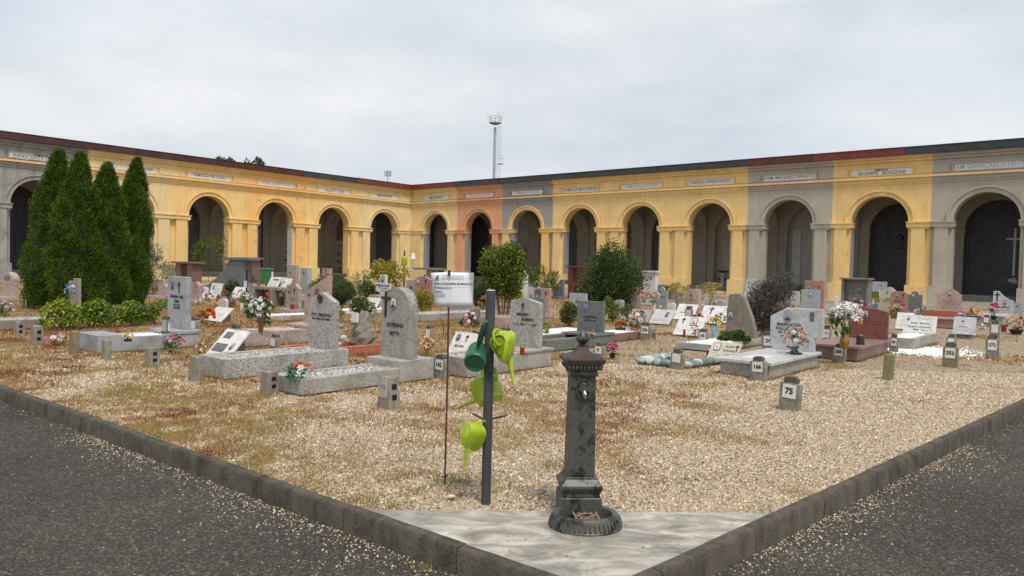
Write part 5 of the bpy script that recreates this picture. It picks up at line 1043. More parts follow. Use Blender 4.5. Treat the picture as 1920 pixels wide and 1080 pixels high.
def bouquet(lb, px, py, wpx, hpx, fl, bpx, vase=None, z=0.0, lv=120, leafpal=LG, lie=False, seed=None):
    p = G(px, py, z); s = mpp(p); T = thing('flower_bouquet', lb, 'flowers', p, random.uniform(0, 6))
    R, H = wpx * s / 2, hpx * s; vh = 0
    if vase:
        vk, vm, vhp, vwp = vase; vh = vhp * s; vr = vwp * s / 2
        pr = {'cone': [(.55, 0), (.6, .05), (.85, .6), (1, .97), (1, 1), (.85, 1), (.6, .3)], 'belly': [(.5, 0), (.62, .04), (.95, .28), (1, .42), (.8, .68), (.58, .85), (.72, 1), (.6, 1), (.5, .8)], 'pot': [(.7, 0), (.95, .8), (1, .8), (1, 1), (.88, 1), (.85, .7)], 'glass': [(.9, 0), (.5, .08), (.5, .2), (.8, .6), (1, 1), (.92, 1), (.7, .6), (.3, .2)], 'block': [(1, 0), (1, 1), (.6, 1)]}[vk]
        MB().lathe([(a * vr, b * vh) for a, b in pr], 14).build({'pot': 'pot', 'block': 'foot'}.get(vk, 'vase'), vm, T, auto=True)
    cols = [(k, c) for k, c, n in fl for _ in range(n)]; random.shuffle(cols); n = len(cols); hc = vh + (H - vh) * .42; rz = (H - vh) * .55
    for i, (k, c) in enumerate(cols):
        u = (i + .5) / n; ph = i * 2.4 + random.uniform(-.3, .3); el = math.acos(1 - u * (1.15 if not lie else .95)); d = Vector((math.sin(el) * math.cos(ph), math.sin(el) * math.sin(ph), math.cos(el)))
        q = Vector((d.x * R * .8, d.y * R * .8, hc + d.z * rz * .85)) * 1.0; q.z = max(q.z, bpx * s * .25)
        o = link('blossom', blossom(k, c), T, q, (d + Vector((0, 0, .25))).to_track_quat('Z', 'Y').to_euler(), bpx * s / 2 * random.uniform(.85, 1.2))
    P, nn = crown_pts(lv, R * .95, R * .95, rz * .9, hc * .92, 8, flat=.01)
    link('leaves', leafmesh('leaves', P, nn, rng.uniform(.6, 1.4, lv) * max(R * .35, .03), .28, pick(leafpal, lv)), T)
    if vase or not lie:
        m = MB()
        for k in range(5): a = k * 1.3; m.tube([(0, 0, max(.01, vh * .5)), (R * .3 * math.cos(a), R * .3 * math.sin(a), hc)], .005, 4)
        m.build('stems', plain('flower_stem', (.08, .13, .04), .7), T)
    return T
Wf, Pk, Rd, Ye, Or, Pe, Bl, Ma, Li = (.80, .79, .75), (.66, .27, .33), (.50, .025, .03), (.75, .50, .04), (.75, .13, .03), (.74, .42, .28), (.13, .30, .55), (.40, .05, .13), (.62, .45, .62)
BQ = [
 ('white and pale bouquet at the left picture edge', 10, 596, 30, 34, [('mum', Wf, 6), ('rose', Li, 3)], 9, None, 0),
 ('blue and white flowers tied to the brown board headstone', 131, 562, 20, 34, [('mum', Bl, 6), ('rose', (.3, .5, .6), 4), ('mum', Wf, 2)], 8, None, .45, 30),
 ('pink and white flowers lying on the gravel at the left', 104, 646, 34, 18, [('rose', Pk, 5), ('rose', Wf, 3)], 11, None, 0, 30, LG, True),
 ('yellow flowers on the smooth grey grave', 240, 640, 18, 16, [('rose', Ye, 5)], 8, ('block', BLACK, 4, 14), .24, 20),
 ('pink roses spilling over the smooth grey grave', 328, 657, 40, 32, [('rose', Pk, 10), ('rose', (.72, .5, .5), 3)], 10, None, .05, 120, LG, True),
 ('small pink flowers left of the motorbike plaque', 374, 668, 26, 34, [('daisy', (.66, .25, .22), 6), ('mum', Wf, 2)], 8, None, 0, 50),
 ('pink magenta flowers at the foot of the motorbike plaque', 392, 678, 30, 16, [('rose', (.6, .3, .55), 3), ('mum', Wf, 3)], 8, None, 0, 40, LG, True),
 ('orange red chrysanthemums before the leaning white plaque', 387, 612, 36, 38, [('mum', Or, 11)], 12, None, 0, 80),
 ('pink flowers with a yellow ball on a white wreath base at the left', 457 - 37, 575, 46, 20, [('rose', Pk, 7), ('mum', Ye, 2), ('rose', (.6, .2, .3), 3)], 8, None, 0, 50, LG, True),
 ('red and green flowers below the upright white plaque at the left', 392, 564, 18, 16, [('rose', Rd, 3), ('daisy', Ye, 2)], 6, None, 0, 60),
 ('tall white flowers in a slim pot left of the big bouquet', 453, 582, 22, 42, [('mum', Wf, 9)], 7, ('cone', PLATE, 14, 7), 0, 70),
 ('round white chrysanthemums behind the tall white flowers', 461, 568, 28, 20, [('mum', Wf, 12)], 7, None, 0, 50),
 ('green plant box with leaves behind the white flowers', 430, 572, 30, 24, [('daisy', (.3, .4, .1), 3)], 6, ('pot', CONC, 12, 26), 0, 200),
 ('orange flowers beside the plant box at the left', 420, 562, 12, 22, [('rose', Or, 4)], 6, None, 0, 20), ('single yellow flower lying in the dry grass', 419, 588, 12, 8, [('mum', Ye, 2)], 8, None, 0, 8, LG, True),
 ('big white bouquet with green leaves in a bronze vase on the pink marble grave', 489, 622, 52, 68, [('mum', Wf, 9), ('daisy', (.78, .70, .72), 6), ('rose', Wf, 6), ('rose', Rd, 2)], 11, ('cone', plain('brass', (.26, .17, .07), .4, .2, 9, metal=.6), 26, 14), .26, 260),
 ('pink red flowers behind the big white bouquet', 502, 574, 18, 20, [('rose', (.7, .2, .22), 6)], 7, None, 0, 30), ('pink flower pot on the left box tomb', 502, 554, 12, 16, [('rose', (.66, .25, .25), 5)], 5, ('pot', TERRA, 6, 8), .5, 20), ('pale flower pot on the right box tomb', 527, 556, 14, 16, [('rose', (.6, .52, .5), 5)], 5, ('pot', TERRA, 6, 9), .5, 20),
 ('pink and white flowers on a slim pedestal right of the pink gabled stone', 568, 586, 16, 34, [('daisy', (.68, .5, .56), 8), ('mum', Wf, 3)], 6, ('cone', CONC, 18, 8), 0, 60),
 ('bouquet with orange and white flowers and a green fan leaf on the round topped grave', 563, 712, 52, 34, [('rose', Or, 5), ('lily', Wf, 4), ('rose', (.7, .3, .3), 2)], 13, None, .17, 90, [(.03, .16, .13), (.05, .2, .17), (.16, .30, .07)], True),
 ('pale green leafy pot on a stone pedestal behind the pointed granite stone', 636, 610, 26, 42, [('daisy', (.3, .36, .1), 3)], 6, ('cone', CONC, 22, 12), 0, 160, [(.24, .3, .05), (.16, .22, .04)]),
 ('white artificial bloom on a thin stem before the boulder', 645, 660, 16, 34, [('mum', Wf, 3)], 12, None, 0, 14), ('white lilies beside the boulder top', 662, 612, 14, 24, [('lily', Wf, 4)], 10, None, .2, 20),
 ('red flowers left of the white cross headstone', 676, 592, 18, 14, [('rose', Rd, 3), ('rose', (.66, .3, .3), 2)], 7, None, 0, 40),
 ('peach trumpet flowers in the gravel right of the round topped stone', 799, 666, 34, 38, [('lily', Pe, 9), ('rose', (.70, .55, .2), 3)], 13, None, 0, 80, [(.24, .22, .06), (.16, .18, .05)]),
 ('pink and white flowers above the tilted plaque behind the cans', 882, 612, 36, 28, [('rose', Pk, 5), ('mum', Wf, 4), ('rose', (.6, .1, .2), 3)], 9, None, 0, 90, [(.03, .1, .06), (.05, .13, .09)]),
 ('pale flowers at the foot of the tilted plaque behind the cans', 870, 660, 22, 28, [('mum', (.72, .62, .58), 6)], 8, None, 0, 50), ('red pink flowers behind the top of the grey pole', 912, 584, 40, 34, [('rose', (.68, .16, .2), 6), ('rose', (.7, .4, .4), 3)], 8, None, 0, 60),
 ('pink flowers lying on the dark green grave', 1108, 634, 20, 16, [('rose', (.68, .45, .45), 4)], 7, None, .2, 40), ('bright pink flowers in a dark pot right of the fountain top', 1148, 672, 26, 30, [('rose', (.74, .17, .32), 7), ('rose', (.6, .12, .22), 2)], 10, ('pot', BLACK, 10, 12), 0, 40),
 ('red begonias in a dark box on the mauve grave', 1163, 624, 20, 22, [('rose', Rd, 9)], 7, ('pot', plain('dark_green_pot', (.02, .045, .02), .6), 9, 20), .08, 40), ('white and yellow bouquet in a terracotta pot', 1190, 624, 34, 46, [('daisy', Wf, 10), ('mum', Ye, 3), ('mum', (.6, .35, .45), 4)], 10, ('pot', TERRA, 10, 18), .1, 120),
 ('small cream flowers right of marker 220', 1226, 634, 14, 22, [('rose', (.72, .65, .5), 4)], 6, None, 0, 40), ('orange flowers on the pale ledge before the capped stele', 1208, 566, 18, 22, [('rose', (.75, .24, .12), 7), ('rose', Wf, 3)], 6, None, .3, 40),
 ('pink and cream flowers in a white vase before the crested headstone', 1226, 584, 24, 40, [('rose', (.74, .5, .42), 8), ('mum', Wf, 3)], 7, ('cone', PLATE, 18, 9), .15, 60), ('yellow red flowers beside the brown marker', 1254, 604, 16, 26, [('rose', Ye, 3), ('rose', Or, 3)], 7, None, 0, 40),
 ('dark pink peonies behind the framed portrait plaque', 1308, 616, 24, 30, [('mum', Ma, 7), ('mum', (.55, .15, .22), 4)], 9, None, .1, 40), ('pink flowers at the right of the framed portrait plaque', 1303, 632, 16, 30, [('rose', (.7, .35, .35), 6)], 6, None, 0, 40),
 ('yellow ribbon flowers in blue wrapping before the dark rock stone', 1340, 634, 28, 40, [('lily', (.78, .60, .15), 5), ('rose', (.7, .6, .3), 3)], 12, ('cone', plain('blue_wrap', (.35, .55, .58), .4, .2, 9), 22, 16), .1, 20), ('white and yellow flowers behind the white cross plaque', 1350, 580, 26, 18, [('mum', Wf, 6), ('rose', Or, 3), ('rose', Ye, 3)], 6, None, .1, 60),
 ('pale pink flowers behind the marker with blank plate', 1262, 672, 26, 26, [('mum', (.74, .58, .56), 6)], 9, None, 0, 20), ('dusty rose heather plant left of the dark rock stone', 1349, 612, 30, 26, [('mum', (.45, .33, .30), 7)], 9, None, 0, 60, [(.2, .15, .13), (.28, .2, .18)]),
 ('peach roses and cream flowers before the wide chamfered headstone', 1492, 664, 50, 54, [('rose', (.76, .42, .34), 6), ('mum', (.76, .72, .58), 6), ('rose', (.72, .55, .45), 4)], 13, ('block', BLACK, 3, 22), .25, 90, [(.18, .24, .24), (.12, .18, .16)]),
 ('white lilies in a golden vase on the red brown grave', 1583, 654, 58, 92, [('lily', Wf, 13), ('rose', (.76, .50, .22), 2), ('mum', (.72, .72, .68), 5)], 22, ('belly', GOLD, 32, 18), .27, 120), ('red and blue rose bouquet above the white lilies', 1607, 600, 36, 44, [('rose', Rd, 8), ('rose', (.2, .48, .6), 4), ('rose', Wf, 3)], 11, None, .35, 60),
 ('blue and white flowers right of the capped monument', 1637, 592, 20, 26, [('rose', Bl, 6), ('rose', (.5, .6, .68), 5)], 7, None, .2, 40), ('yellow peach flowers in a mossy pot before the cream stone', 1679, 596, 26, 26, [('rose', (.74, .55, .3), 6), ('rose', Pe, 3)], 7, ('pot', CONCM, 12, 22), 0, 60),
 ('white green flowers behind the white lettered plaque', 1730, 596, 26, 22, [('mum', Wf, 4)], 6, None, .2, 130, [(.07, .15, .11), (.1, .19, .13)]), ('small pink flowers at the left of the pale raised grave', 1672, 634, 16, 16, [('rose', (.65, .4, .38), 5)], 6, None, 0, 20),
 ('pink and yellow bouquet in a glass vase at the right', 1823, 628, 36, 52, [('lily', (.74, .30, .36), 7), ('rose', Ye, 4), ('rose', Pe, 3)], 12, ('glass', plain('frosted_glass', (.62, .63, .62), .15, .08, 9), 30, 14), .05, 50), ('small red and white flowers left of the glass vase bouquet', 1802, 606, 16, 24, [('rose', Rd, 3), ('mum', Wf, 3)], 6, None, 0, 50),
 ('red flowers in a dark pot on the table grave', 1863, 600, 18, 34, [('rose', (.6, .05, .16), 5), ('mum', (.6, .5, .55), 2)], 9, ('pot', BLACK, 8, 10), .3, 60), ('pile of peach and cream roses at the right picture edge', 1905, 626, 40, 38, [('rose', (.74, .5, .4), 12), ('rose', (.76, .68, .5), 8)], 10, ('pot', BLACK, 8, 24), 0, 40),
 ('white and mixed flowers on the step inside the grey arch', 1446, 560, 22, 30, [('rose', (.4, .05, .16), 6)], 6, ('pot', TERRA, 10, 14), .0, 60), ('pink flowers on the low pedestal left of the red gate monument', 1077 + 8, 570, 10, 36, [('rose', (.66, .3, .3), 4)], 6, ('cone', CONC, 24, 6), 0, 20)]
BQ += [('red flowers left of the brown gate monument', 318, 566, 14, 14, [('rose', Rd, 4), ('mum', Wf, 2)], 6, None, 0, 20),
 ('white flowers beside the short white headstone at the left', 372, 572, 14, 14, [('mum', Wf, 5)], 6, None, 0, 20),
 ('pink flowers before the narrow grey stele', 478, 576, 16, 16, [('rose', Pk, 6)], 6, None, 0, 30),
 ('yellow flowers beside the small grey rounded headstone', 642, 578, 14, 14, [('mum', Ye, 4), ('mum', Wf, 2)], 6, None, 0, 20),
 ('white and pink flowers before the variegated shrub', 738, 576, 18, 16, [('mum', Wf, 5), ('rose', Pk, 3)], 6, None, 0, 30),
 ('red flowers before the wavy pink headstone', 782, 584, 14, 14, [('rose', Rd, 5)], 6, None, 0, 20),
 ('white flowers under the edge of the nandina bush', 1122, 600, 18, 14, [('mum', Wf, 6)], 6, None, 0, 20),
 ('purple flowers behind the pale tilted plaque', 1240, 592, 16, 14, [('rose', (.35, .15, .4), 5)], 6, None, 0, 20),
 ('orange flowers between the two white tilted plaques', 1303, 592, 14, 14, [('rose', Or, 4), ('mum', Wf, 2)], 6, None, 0, 20),
 ('white and red flowers right of the white rounded headstone', 1432, 600, 18, 18, [('mum', Wf, 5), ('rose', Rd, 3)], 6, None, 0, 20),
 ('cream flowers before the blue grey square photo headstone', 1545, 606, 18, 16, [('mum', (.72, .68, .5), 6)], 6, None, 0, 20),
 ('pink flowers before the dark green domed headstone', 1706, 596, 16, 14, [('rose', Pk, 5)], 6, None, 0, 20),
 ('small white flowers left of the pale leaning marker', 1842, 620, 14, 14, [('mum', Wf, 5)], 6, None, 0, 20)]
for a in BQ: bouquet(*a)
# brown boards headstone with the blue flowers
p = G(138, 592); T = thing('headstone', 'weathered brown two board headstone in front of the cypresses', 'headstone', p); s = mpp(p)
for x, h_ in ((-.20, .92), (.14, 1.0)): MB().box(x - .17, x + .15, 0, .08, 0, h_).build('board', WOODB, T, bevel=.006)
# candles and lanterns
def candle(lb, px, py, z, wp, hp, mat=GLASS, cap=True):
    p = G(px, py, z); s = mpp(p); r = wp * s / 2; h_ = hp * s; T = thing('candle_lantern', lb, 'lantern', p)
    MB().lathe([(r * .9, 0), (r, h_ * .05), (r, h_ * .8), (r * .8, h_ * .84)], 12).build('glass', mat, T, auto=True); MB().lathe([(r, h_ * .80), (r * 1.05, h_ * .82), (r * .9, h_ * .92), (r * .2, h_)], 12).build('lid', GOLD if mat is GLASS else BRONZE, T, auto=True); MB().lathe([(r * 1.1, 0), (r * 1.1, h_ * .08), (r, h_ * .1)], 12).build('foot', BRONZE, T, auto=True)
candle('red grave candle at the foot of the pink gabled stone', 548, 580, .12, 7, 12); candle('red grave candle on the speckled gabled grave', 979, 665, .29, 9, 17); candle('red grave candle before the cream plaque', 1329, 666, 0, 9, 12)
candle('tall red candle behind marker 272', 1882, 622, 0, 9, 16); candle('glass lantern with brown foot on the smooth grey grave', 311, 624, .30, 14, 32, CLEAR); candle('dark green lantern on the red brown grave', 1613, 646, .27, 15, 20, plain('dark_green_glass', (.05, .065, .055), .25)); candle('small white candle before the crested headstone', 1238, 578, .15, 4, 8, PLATE); candle('white votive on the table grave', 1716, 588, 0, 5, 10, PLATE)
p = G(1763, 612, 0); s = mpp(p); tag(MB().box(-.42, .42, -.12, .12, .30, .52, top=(-.48, .48, -.16, .16)).build('flower_trough', TERRA, None, p, (0, 0, GR), bevel=.01), 'orange terracotta trough before the big pink headstone', 'trough')
# green wheeled bin
p = G(489, 538); s = mpp(p); W = realw(p, 42) * .62; T = thing('wheeled_bin', 'green plastic wheeled rubbish bin in front of the orange arch', 'bin', p, GR + 1.2)
GB = plain('green_plastic', (.035, .16, .06), .45, .12, 3); MB().box(-.55, .55, -.4, .4, .18, 1.05, top=(-.66, .66, -.5, .5)).build('body', GB, T, bevel=.03); MB().box(-.70, .70, -.54, .54, 1.05, 1.13, top=(-.62, .62, -.46, .46)).build('lid', plain('dark_green_plastic', (.025, .12, .05), .45), T, bevel=.02)
for x in (-.4, .4):
    for y in (-.3, .3): MB().lathe([(.09, -.03), (.09, .03)], 12).build('wheel', BLACK, T, (x, y, .09), (math.pi / 2, 0, 0))
for x in (-.60, .52): MB().box(x, x + .09, -.485, -.475, .6, 1.0).build('reflector', PLATE, T, (0, .0, 0), (.0, 0, 0))
T = thing('garden_post', 'thin dark post with a yellow can hung on it by the arcade corner', 'post', G(757, 548)); MB().tube([(0, 0, 0), (0, 0, 2.3)], .04, 6).build('pole', IRON, T); MB().lathe([(.14, 1.5), (.17, 1.55), (.15, 1.95), (.08, 2.0)], 10, c=(.12, -.1)).build('hung_can', plain('yellow_green_plastic', (.36, .42, .02), .4), T, auto=True)
T = thing('garden_lamp', 'white bell shaped lamp on a thin rod by the arcade corner', 'lamp', G(773, 552)); MB().tube([(0, 0, 0), (0, 0, 1.9)], .02, 6).build('rod', STEEL, T); MB().lathe([(.15, 1.85), (.12, 1.95), (.09, 2.1), (.03, 2.15)], 12).build('bell', PLATE, T, auto=True)
T = thing('stake_sign', 'small white tag on a dark stake before the feathery conifer', 'sign', G(462, 566)); MB().tube([(0, 0, 0), (0, 0, 1.2)], .04, 6).build('stake', IRON, T); MB().box(-.1, .1, -.06, -.045, .55, .8).build('tag', PLATE, T)
for px, py, lb in ((47, 620, 'thin rusty rod with small tag at the far left'), (49, 596, 'second thin rod with tag behind the first at the far left')):
    T = thing('stake_sign', lb, 'sign', G(px, py)); MB().tube([(0, 0, 0), (0, 0, .42)], .008, 6).build('stake', CONC, T); MB().box(-.03, .03, -.012, -.006, .34, .46).build('tag', WOODB, T)
T = thing('stake_sign', 'blank brown tag on a short wire before marker 220', 'sign', G(1214, 664), 0); MB().tube([(0, 0, 0), (0, 0, .2)], .004, 5).build('stake', CONC, T); MB().box(-.05, .05, -.01, -.005, .18, .24).build('tag', plain('card', (.36, .28, .17), .8), T)

# dry grass fringing the grave frames
xs = []
for T, L_, W in GRV:
    for (a, b) in (((-W, 0), (0, 0)), ((0, 0), (0, L_)), ((-W, L_), (0, L_)), ((-W, 0), (-W, L_))):
        ln = math.hypot(b[0] - a[0], b[1] - a[1]); n = int(ln * 130); u = rng.random(n); k = vnoise(u * ln * 3, u * 0, 1.0, ln) > .35; u = u[k]; m = len(u)
        lx = a[0] + (b[0] - a[0]) * u; ly = a[1] + (b[1] - a[1]) * u; ox = np.sign((a[0] + b[0]) / 2 + W / 2) * (abs(a[0] - b[0]) < .01); oy = np.sign((a[1] + b[1]) / 2 - L_ / 2) * (abs(a[1] - b[1]) < .01)
        e = np.abs(rng.normal(0, .035, m)) + .004; lx = lx + ox * e; ly = ly + oy * e
        xs.append(np.stack([T.location.x + AR.x * lx + AL.x * ly, T.location.y + AR.y * lx + AL.y * ly], 1))
q = np.concatenate(xs); n = len(q)
tag(link('grave_edge_grass', blades('grave_edge_grass', q[:, 0], q[:, 1], np.full(n, -.02), rng.uniform(.03, .10, n), rng.uniform(.003, .006, n), WP[rng.integers(0, 6, n)] * rng.uniform(.7, 1.15, (n, 1)))), 'dry grass growing along the grave frames', 'grass', kind='stuff')
# ================================================================== fountain
CAST, t, b = _m('flaking_cast_iron', .48, .25, .5)
f1 = _ramp(t, _noise(t, 9, 8, .68, .6), [(.44, 0), (.50, 1)]); f2 = _noise(t, 5, 6, .6)
col = _mix(t, f1, (.024, .023, .020), (.088, .089, .078)); col = _mix(t, _ramp(t, f2, [(.5, 0), (.72, .6)]), col, (.12, .115, .098))
col = _mix(t, _ramp(t, _noise(t, 16, 6, .7), [(.60, 0), (.70, .8)]), col, (.085, .045, .028)); t.links.new(col, b.inputs['Base Color']); _bump(t, b, _noise(t, 70, 4), .25, .004)
RUST = weather('rusty_brown_iron', (.06, .045, .038), (.11, .06, .04), .7, 12, .6, .3, 60)
fp = G(1089, 964); fp.y = 4.76; fp.x = fp.x * 4.76 / 4.94; fp.z = 0
FT = thing('drinking_fountain', 'dark cast iron drinking fountain column with round basin on the corner slab', 'fountain', fp, math.radians(4)); FT.scale = (.93, .95, 1.0)
Q = math.sqrt(2)
def sq(prof): return MB().lathe([(a * Q, z) for a, z in prof], 4, ph=math.pi / 4)
sq([(.137, .0), (.140, .005), (.140, .138), (.134, .143)]).build('pedestal', CAST, FT, bevel=.004)
sq([(.126, .143), (.126, .165), (.138, .190), (.142, .205), (.140, .218), (.122, .236), (.108, .252), (.104, .268)]).build('base_moulding', CAST, FT, bevel=.003)
sh = sq([(.096, .268), (.094, .30), (.084, .915)]).build('column', CAST, FT, bevel=.006)
MB().box(-.062, .062, -.003, .0, .33, .70, top=(-.056, .056, -.003, 0)).build('column_panel', CAST, sh, (0, -.0915, 0), (-.013, 0, 0))
cp = sq([(.086, .905), (.098, .918), (.100, .93), (.092, .938), (.094, .945), (.122, .985), (.134, .998), (.136, 1.008)]).build('capital', CAST, FT, bevel=.002)
m = MB()
for sd in range(4):
    for k in range(9):
        x = -.105 + k * .0262; c_, s_ = math.cos(sd * math.pi / 2), math.sin(sd * math.pi / 2); px_, py_ = x, -.116
        m.blob((px_ * c_ - py_ * s_, px_ * s_ + py_ * c_, .968), (.011, .011, .018), 6, 4, 0)
m.build('egg_moulding', CAST, cp)
sq([(.139, 1.008), (.141, 1.012), (.140, 1.024), (.128, 1.027), (.075, 1.045), (.045, 1.068), (.032, 1.09), (.029, 1.098)]).build('roof', RUST, FT, bevel=.002)
for x in (-.115, .115):
    for y in (-.115, .115): MB().lathe([(.012, 1.02), (.012, 1.032), (.006, 1.036)], 8, c=(x, y)).build('rivet', RUST, FT)
MB().lathe([(.033, 1.096), (.036, 1.102), (.022, 1.108), (.030, 1.115), (.046, 1.133), (.047, 1.148), (.036, 1.168), (.016, 1.186), (.004, 1.200)], 16).build('finial', CAST, FT, auto=True)
sp = MB().tube([(.0, -.085, .815), (0, -.103, .815)], .054, 20).build('spout_plate', CAST, FT, auto=True)
m = MB()
m.tube([(.042 * math.cos(q * math.pi / 10), -.106, .815 + .047 * math.sin(q * math.pi / 10)) for q in range(21)], .008, 6); m.build('spout_ring', CAST, sp, auto=True)
MB().prism([(.040 * math.cos(math.pi * k / 10), .822 + .035 * math.sin(math.pi * k / 10)) for k in range(11)], -.13, -.10).build('spout_hood', CAST, sp)
MB().tube([(0, -.10, .815), (0, -.132, .812), (0, -.143, .800), (0, -.144, .785)], [.017, .016, .015, .014], 10).build('spout', plain('worn_chrome', (.45, .44, .41), .25, .2, 30, metal=.8), sp, auto=True)
for x in (-.062, .048): MB().tube([(x, -.139, .045), (x, -.150, .045)], .012, 8).build('bolt', CAST, FT, auto=True)
bc = (.012, -.225); sx, sy = .95, .78
MB().lathe([(.262, 0), (.262, .008), (.254, .014), (.240, .05), (.232, .074), (.222, .084), (.200, .086), (.186, .078), (.180, .05), (.176, .012), (.17, .004)], 44, c=bc, sx=sx, sy=sy, cap=False).build('basin', CAST, FT, auto=True)
MB().slab([(bc[0] + .18 * math.cos(k * math.pi / 16) * sx, bc[1] + .18 * math.sin(k * math.pi / 16) * sy) for k in range(32)], .001, .006).build('basin_floor', plain('near_black_floor', (.012, .011, .009), .3), FT)  # smooth near-black disc across the bottom of the basin
m = MB()
for k in range(44):
    a = k * 2 * math.pi / 44; ca, sa = math.cos(a), math.sin(a)
    m.tube([(bc[0] + .253 * ca * sx, bc[1] + .253 * sa * sy, .018), (bc[0] + .243 * ca * sx, bc[1] + .243 * sa * sy, .048), (bc[0] + .236 * ca * sx, bc[1] + .236 * sa * sy, .066)], [.009, .009, .004], 5)
m.build('basin_fluting', CAST, FT, auto=True)
gm = MB(); gy = bc[1] - .03
gm.box(-.07, -.058, gy - .065, gy + .075, .062, .072).box(.082, .094, gy - .065, gy + .075, .062, .072)
gm.tube([(.012 + .042 * math.cos(q * math.pi / 10), gy + .012 + .036 * math.sin(q * math.pi / 10), .067) for q in range(21)], .006, 6)
for a in range(10):
    q = a * math.pi / 5 + .3; gm.tube([(.012 + .045 * math.cos(q), gy + .012 + .038 * math.sin(q), .067), (.012 + .085 * math.cos(q), gy + .008 + .075 * math.sin(q), .067)], .0055, 5)
gm.box(-.06, .085, gy - .066, gy - .056, .062, .072)
gm.build('grate', plain('rusty_grate', (.20, .15, .11), .7, .3, 30), FT)
# ================================================================== pole with watering cans
pp = G(911, 939); PO = thing('hanging_pole', 'dark grey plastic pole with iron pegs for watering cans', 'pole', pp, 0)
PG = plain('grey_plastic_pipe', (.052, .054, .058), .5, .2, 5, .1, bsc=30)
MB().lathe([(.032, -.05), (.0325, 0), (.0325, 1.428), (.0315, 1.432)], 20).build('pipe', PG, PO, auto=True); MB().lathe([(.030, 1.431), (.029, 1.436)], 16).build('top_cap', PLATE, PO)
zu, zl = 1.135, .575
for nme, a, e in (('peg', (-.02, -.02, zu - .01), (-.115, -.05, zu + .025)), ('peg', (.02, -.02, zu - .01), (.135, -.03, zu + .045)), ('peg', (-.02, -.02, zl - .02), (-.10, -.05, zl + .03)), ('peg', (.02, -.02, zl - .01), (.125, -.04, zl + .02)), ('peg', (0, -.03, .84), (.012, -.07, .90))):
    MB().tube([a, e], .007, 7).build(nme, plain('rusty_peg', (.06, .045, .04), .8, .3, 30), PO)
def ori(xd, zd):
    x = Vector(xd).normalized(); z = Vector(zd); z = (z - x * z.dot(x)).normalized(); y = z.cross(x)
    return Matrix((x, y, z)).transposed().to_euler()
LIME = plain('lime_plastic', (.36, .49, .012), .32, .22, 14, .12, bsc=60, spec=.5); GREEN = plain('dark_green_can_plastic', (.024, .125, .055), .42, .12, 6, .08, bsc=40, spec=.45)
LIME_SHADE = plain('lime_plastic_shade', (.20, .26, .008), .5)  # darker copy of the can plastic for the shaded inside
def can(lb, loc, eul, sc=1.0):
    T = thing('watering_can', lb, 'watering can', loc, 0); T.rotation_euler = eul
    T.location = Vector(loc) - eul.to_matrix() @ Vector((.02, 0, .07)) * sc; T.scale = (sc,) * 3; m = MB(); n = 18; prof = [(.040, .062, 0), (.044, .066, .006), (.052, .070, .05), (.055, .070, .10), (.050, .062, .128), (.036, .046, .138)]
    vs = []; fs = []
    for i, (rx, ry, z) in enumerate(prof):
        for k in range(n):
            a = 2 * math.pi * k / n; ex = 1 + 1.5 * max(0, math.cos(a)) ** 3; vs.append((rx * math.cos(a) * ex, ry * math.sin(a), z + .02 * (math.cos(a) if i > 2 else 0)))
    fs = [(i * n + k, i * n + (k + 1) % n, (i + 1) * n + (k + 1) % n, (i + 1) * n + k) for i in range(len(prof) - 1) for k in range(n)] + [tuple(range(n - 1, -1, -1))]
    m.add(vs, fs).build('body', LIME, T, auto=True)
    rim = [(.036 * math.cos(2 * math.pi * k / n) * (1 + 1.5 * max(0, math.cos(2 * math.pi * k / n)) ** 3) * .98, .045 * math.sin(2 * math.pi * k / n), .128 + .02 * math.cos(2 * math.pi * k / n)) for k in range(n)]
    MB().add(rim, [tuple(range(n))]).build('opening_shade', LIME_SHADE, T)  # flat disc across the mouth, the inside shade put into its colour
    MB().tube([(.085, 0, .055), (.14, 0, .062), (.19, 0, .072), (.275, 0, .09)], [.030, .019, .012, .009], 10, flat=.85).build('spout', LIME, T, auto=True)
    MB().tube([(.02, 0, .135), (.012, 0, .165), (-.02, 0, .182), (-.055, 0, .172), (-.075, 0, .14), (-.07, 0, .10), (-.05, 0, .075)], .0085, 8, flat=1.2).build('handle', LIME, T, auto=True)
def at(px, py, dy=0.0, d0=None):
    d = F_ * FPX + R_ * (px - 960) - U_ * (py - 540); t_ = (pp.y + dy) / d.y; return Vector((0, 0, CAMZ)) + d * t_
can('lime green watering can hung on the upper right peg, spout pointing down', at(944, 643, -.05), ori((.30, -.02, -.95), (-.38, -.92, -.05)), 1.12)
can('lime green watering can hung behind the pole in the middle', at(914, 729, .13), ori((-.62, .45, -.55), (-.1, .25, .95)), 1.3)
can('lowest lime green watering can, hung left of the pole, base turned outwards', at(888, 812, -.07), ori((-.28, -.12, -.95), (.75, .55, -.25)), 1.0)
T = thing('watering_can', 'dark green watering can hung left of the pole, round base facing the viewer', 'watering can', at(890, 681, -.10), 0); T.rotation_euler = ori((.25, -.45, .85), (.16, .74, .65))
n = 24
MB().lathe([(.030, .012), (.048, .010), (.054, .003), (.060, -.001), (.068, .0), (.073, .006), (.076, .02), (.074, .10), (.068, .16), (.05, .175)], n).build('body', GREEN, T, auto=True)
MB().tube([(.066, -.01, .12), (.12, -.018, .09), (.20, -.022, .06), (.285, -.02, .045), (.30, -.01, .07), (.26, .0, .12), (.12, .0, .165), (.05, 0, .172)], [.012, .0115, .011, .011, .011, .011, .011, .012], 8, flat=1.4).build('handle', GREEN, T, auto=True)
MB().tube([(-.06, 0, .06), (-.09, .02, .12), (-.11, .03, .24)], [.022, .016, .011], 9).build('spout', GREEN, T, auto=True)
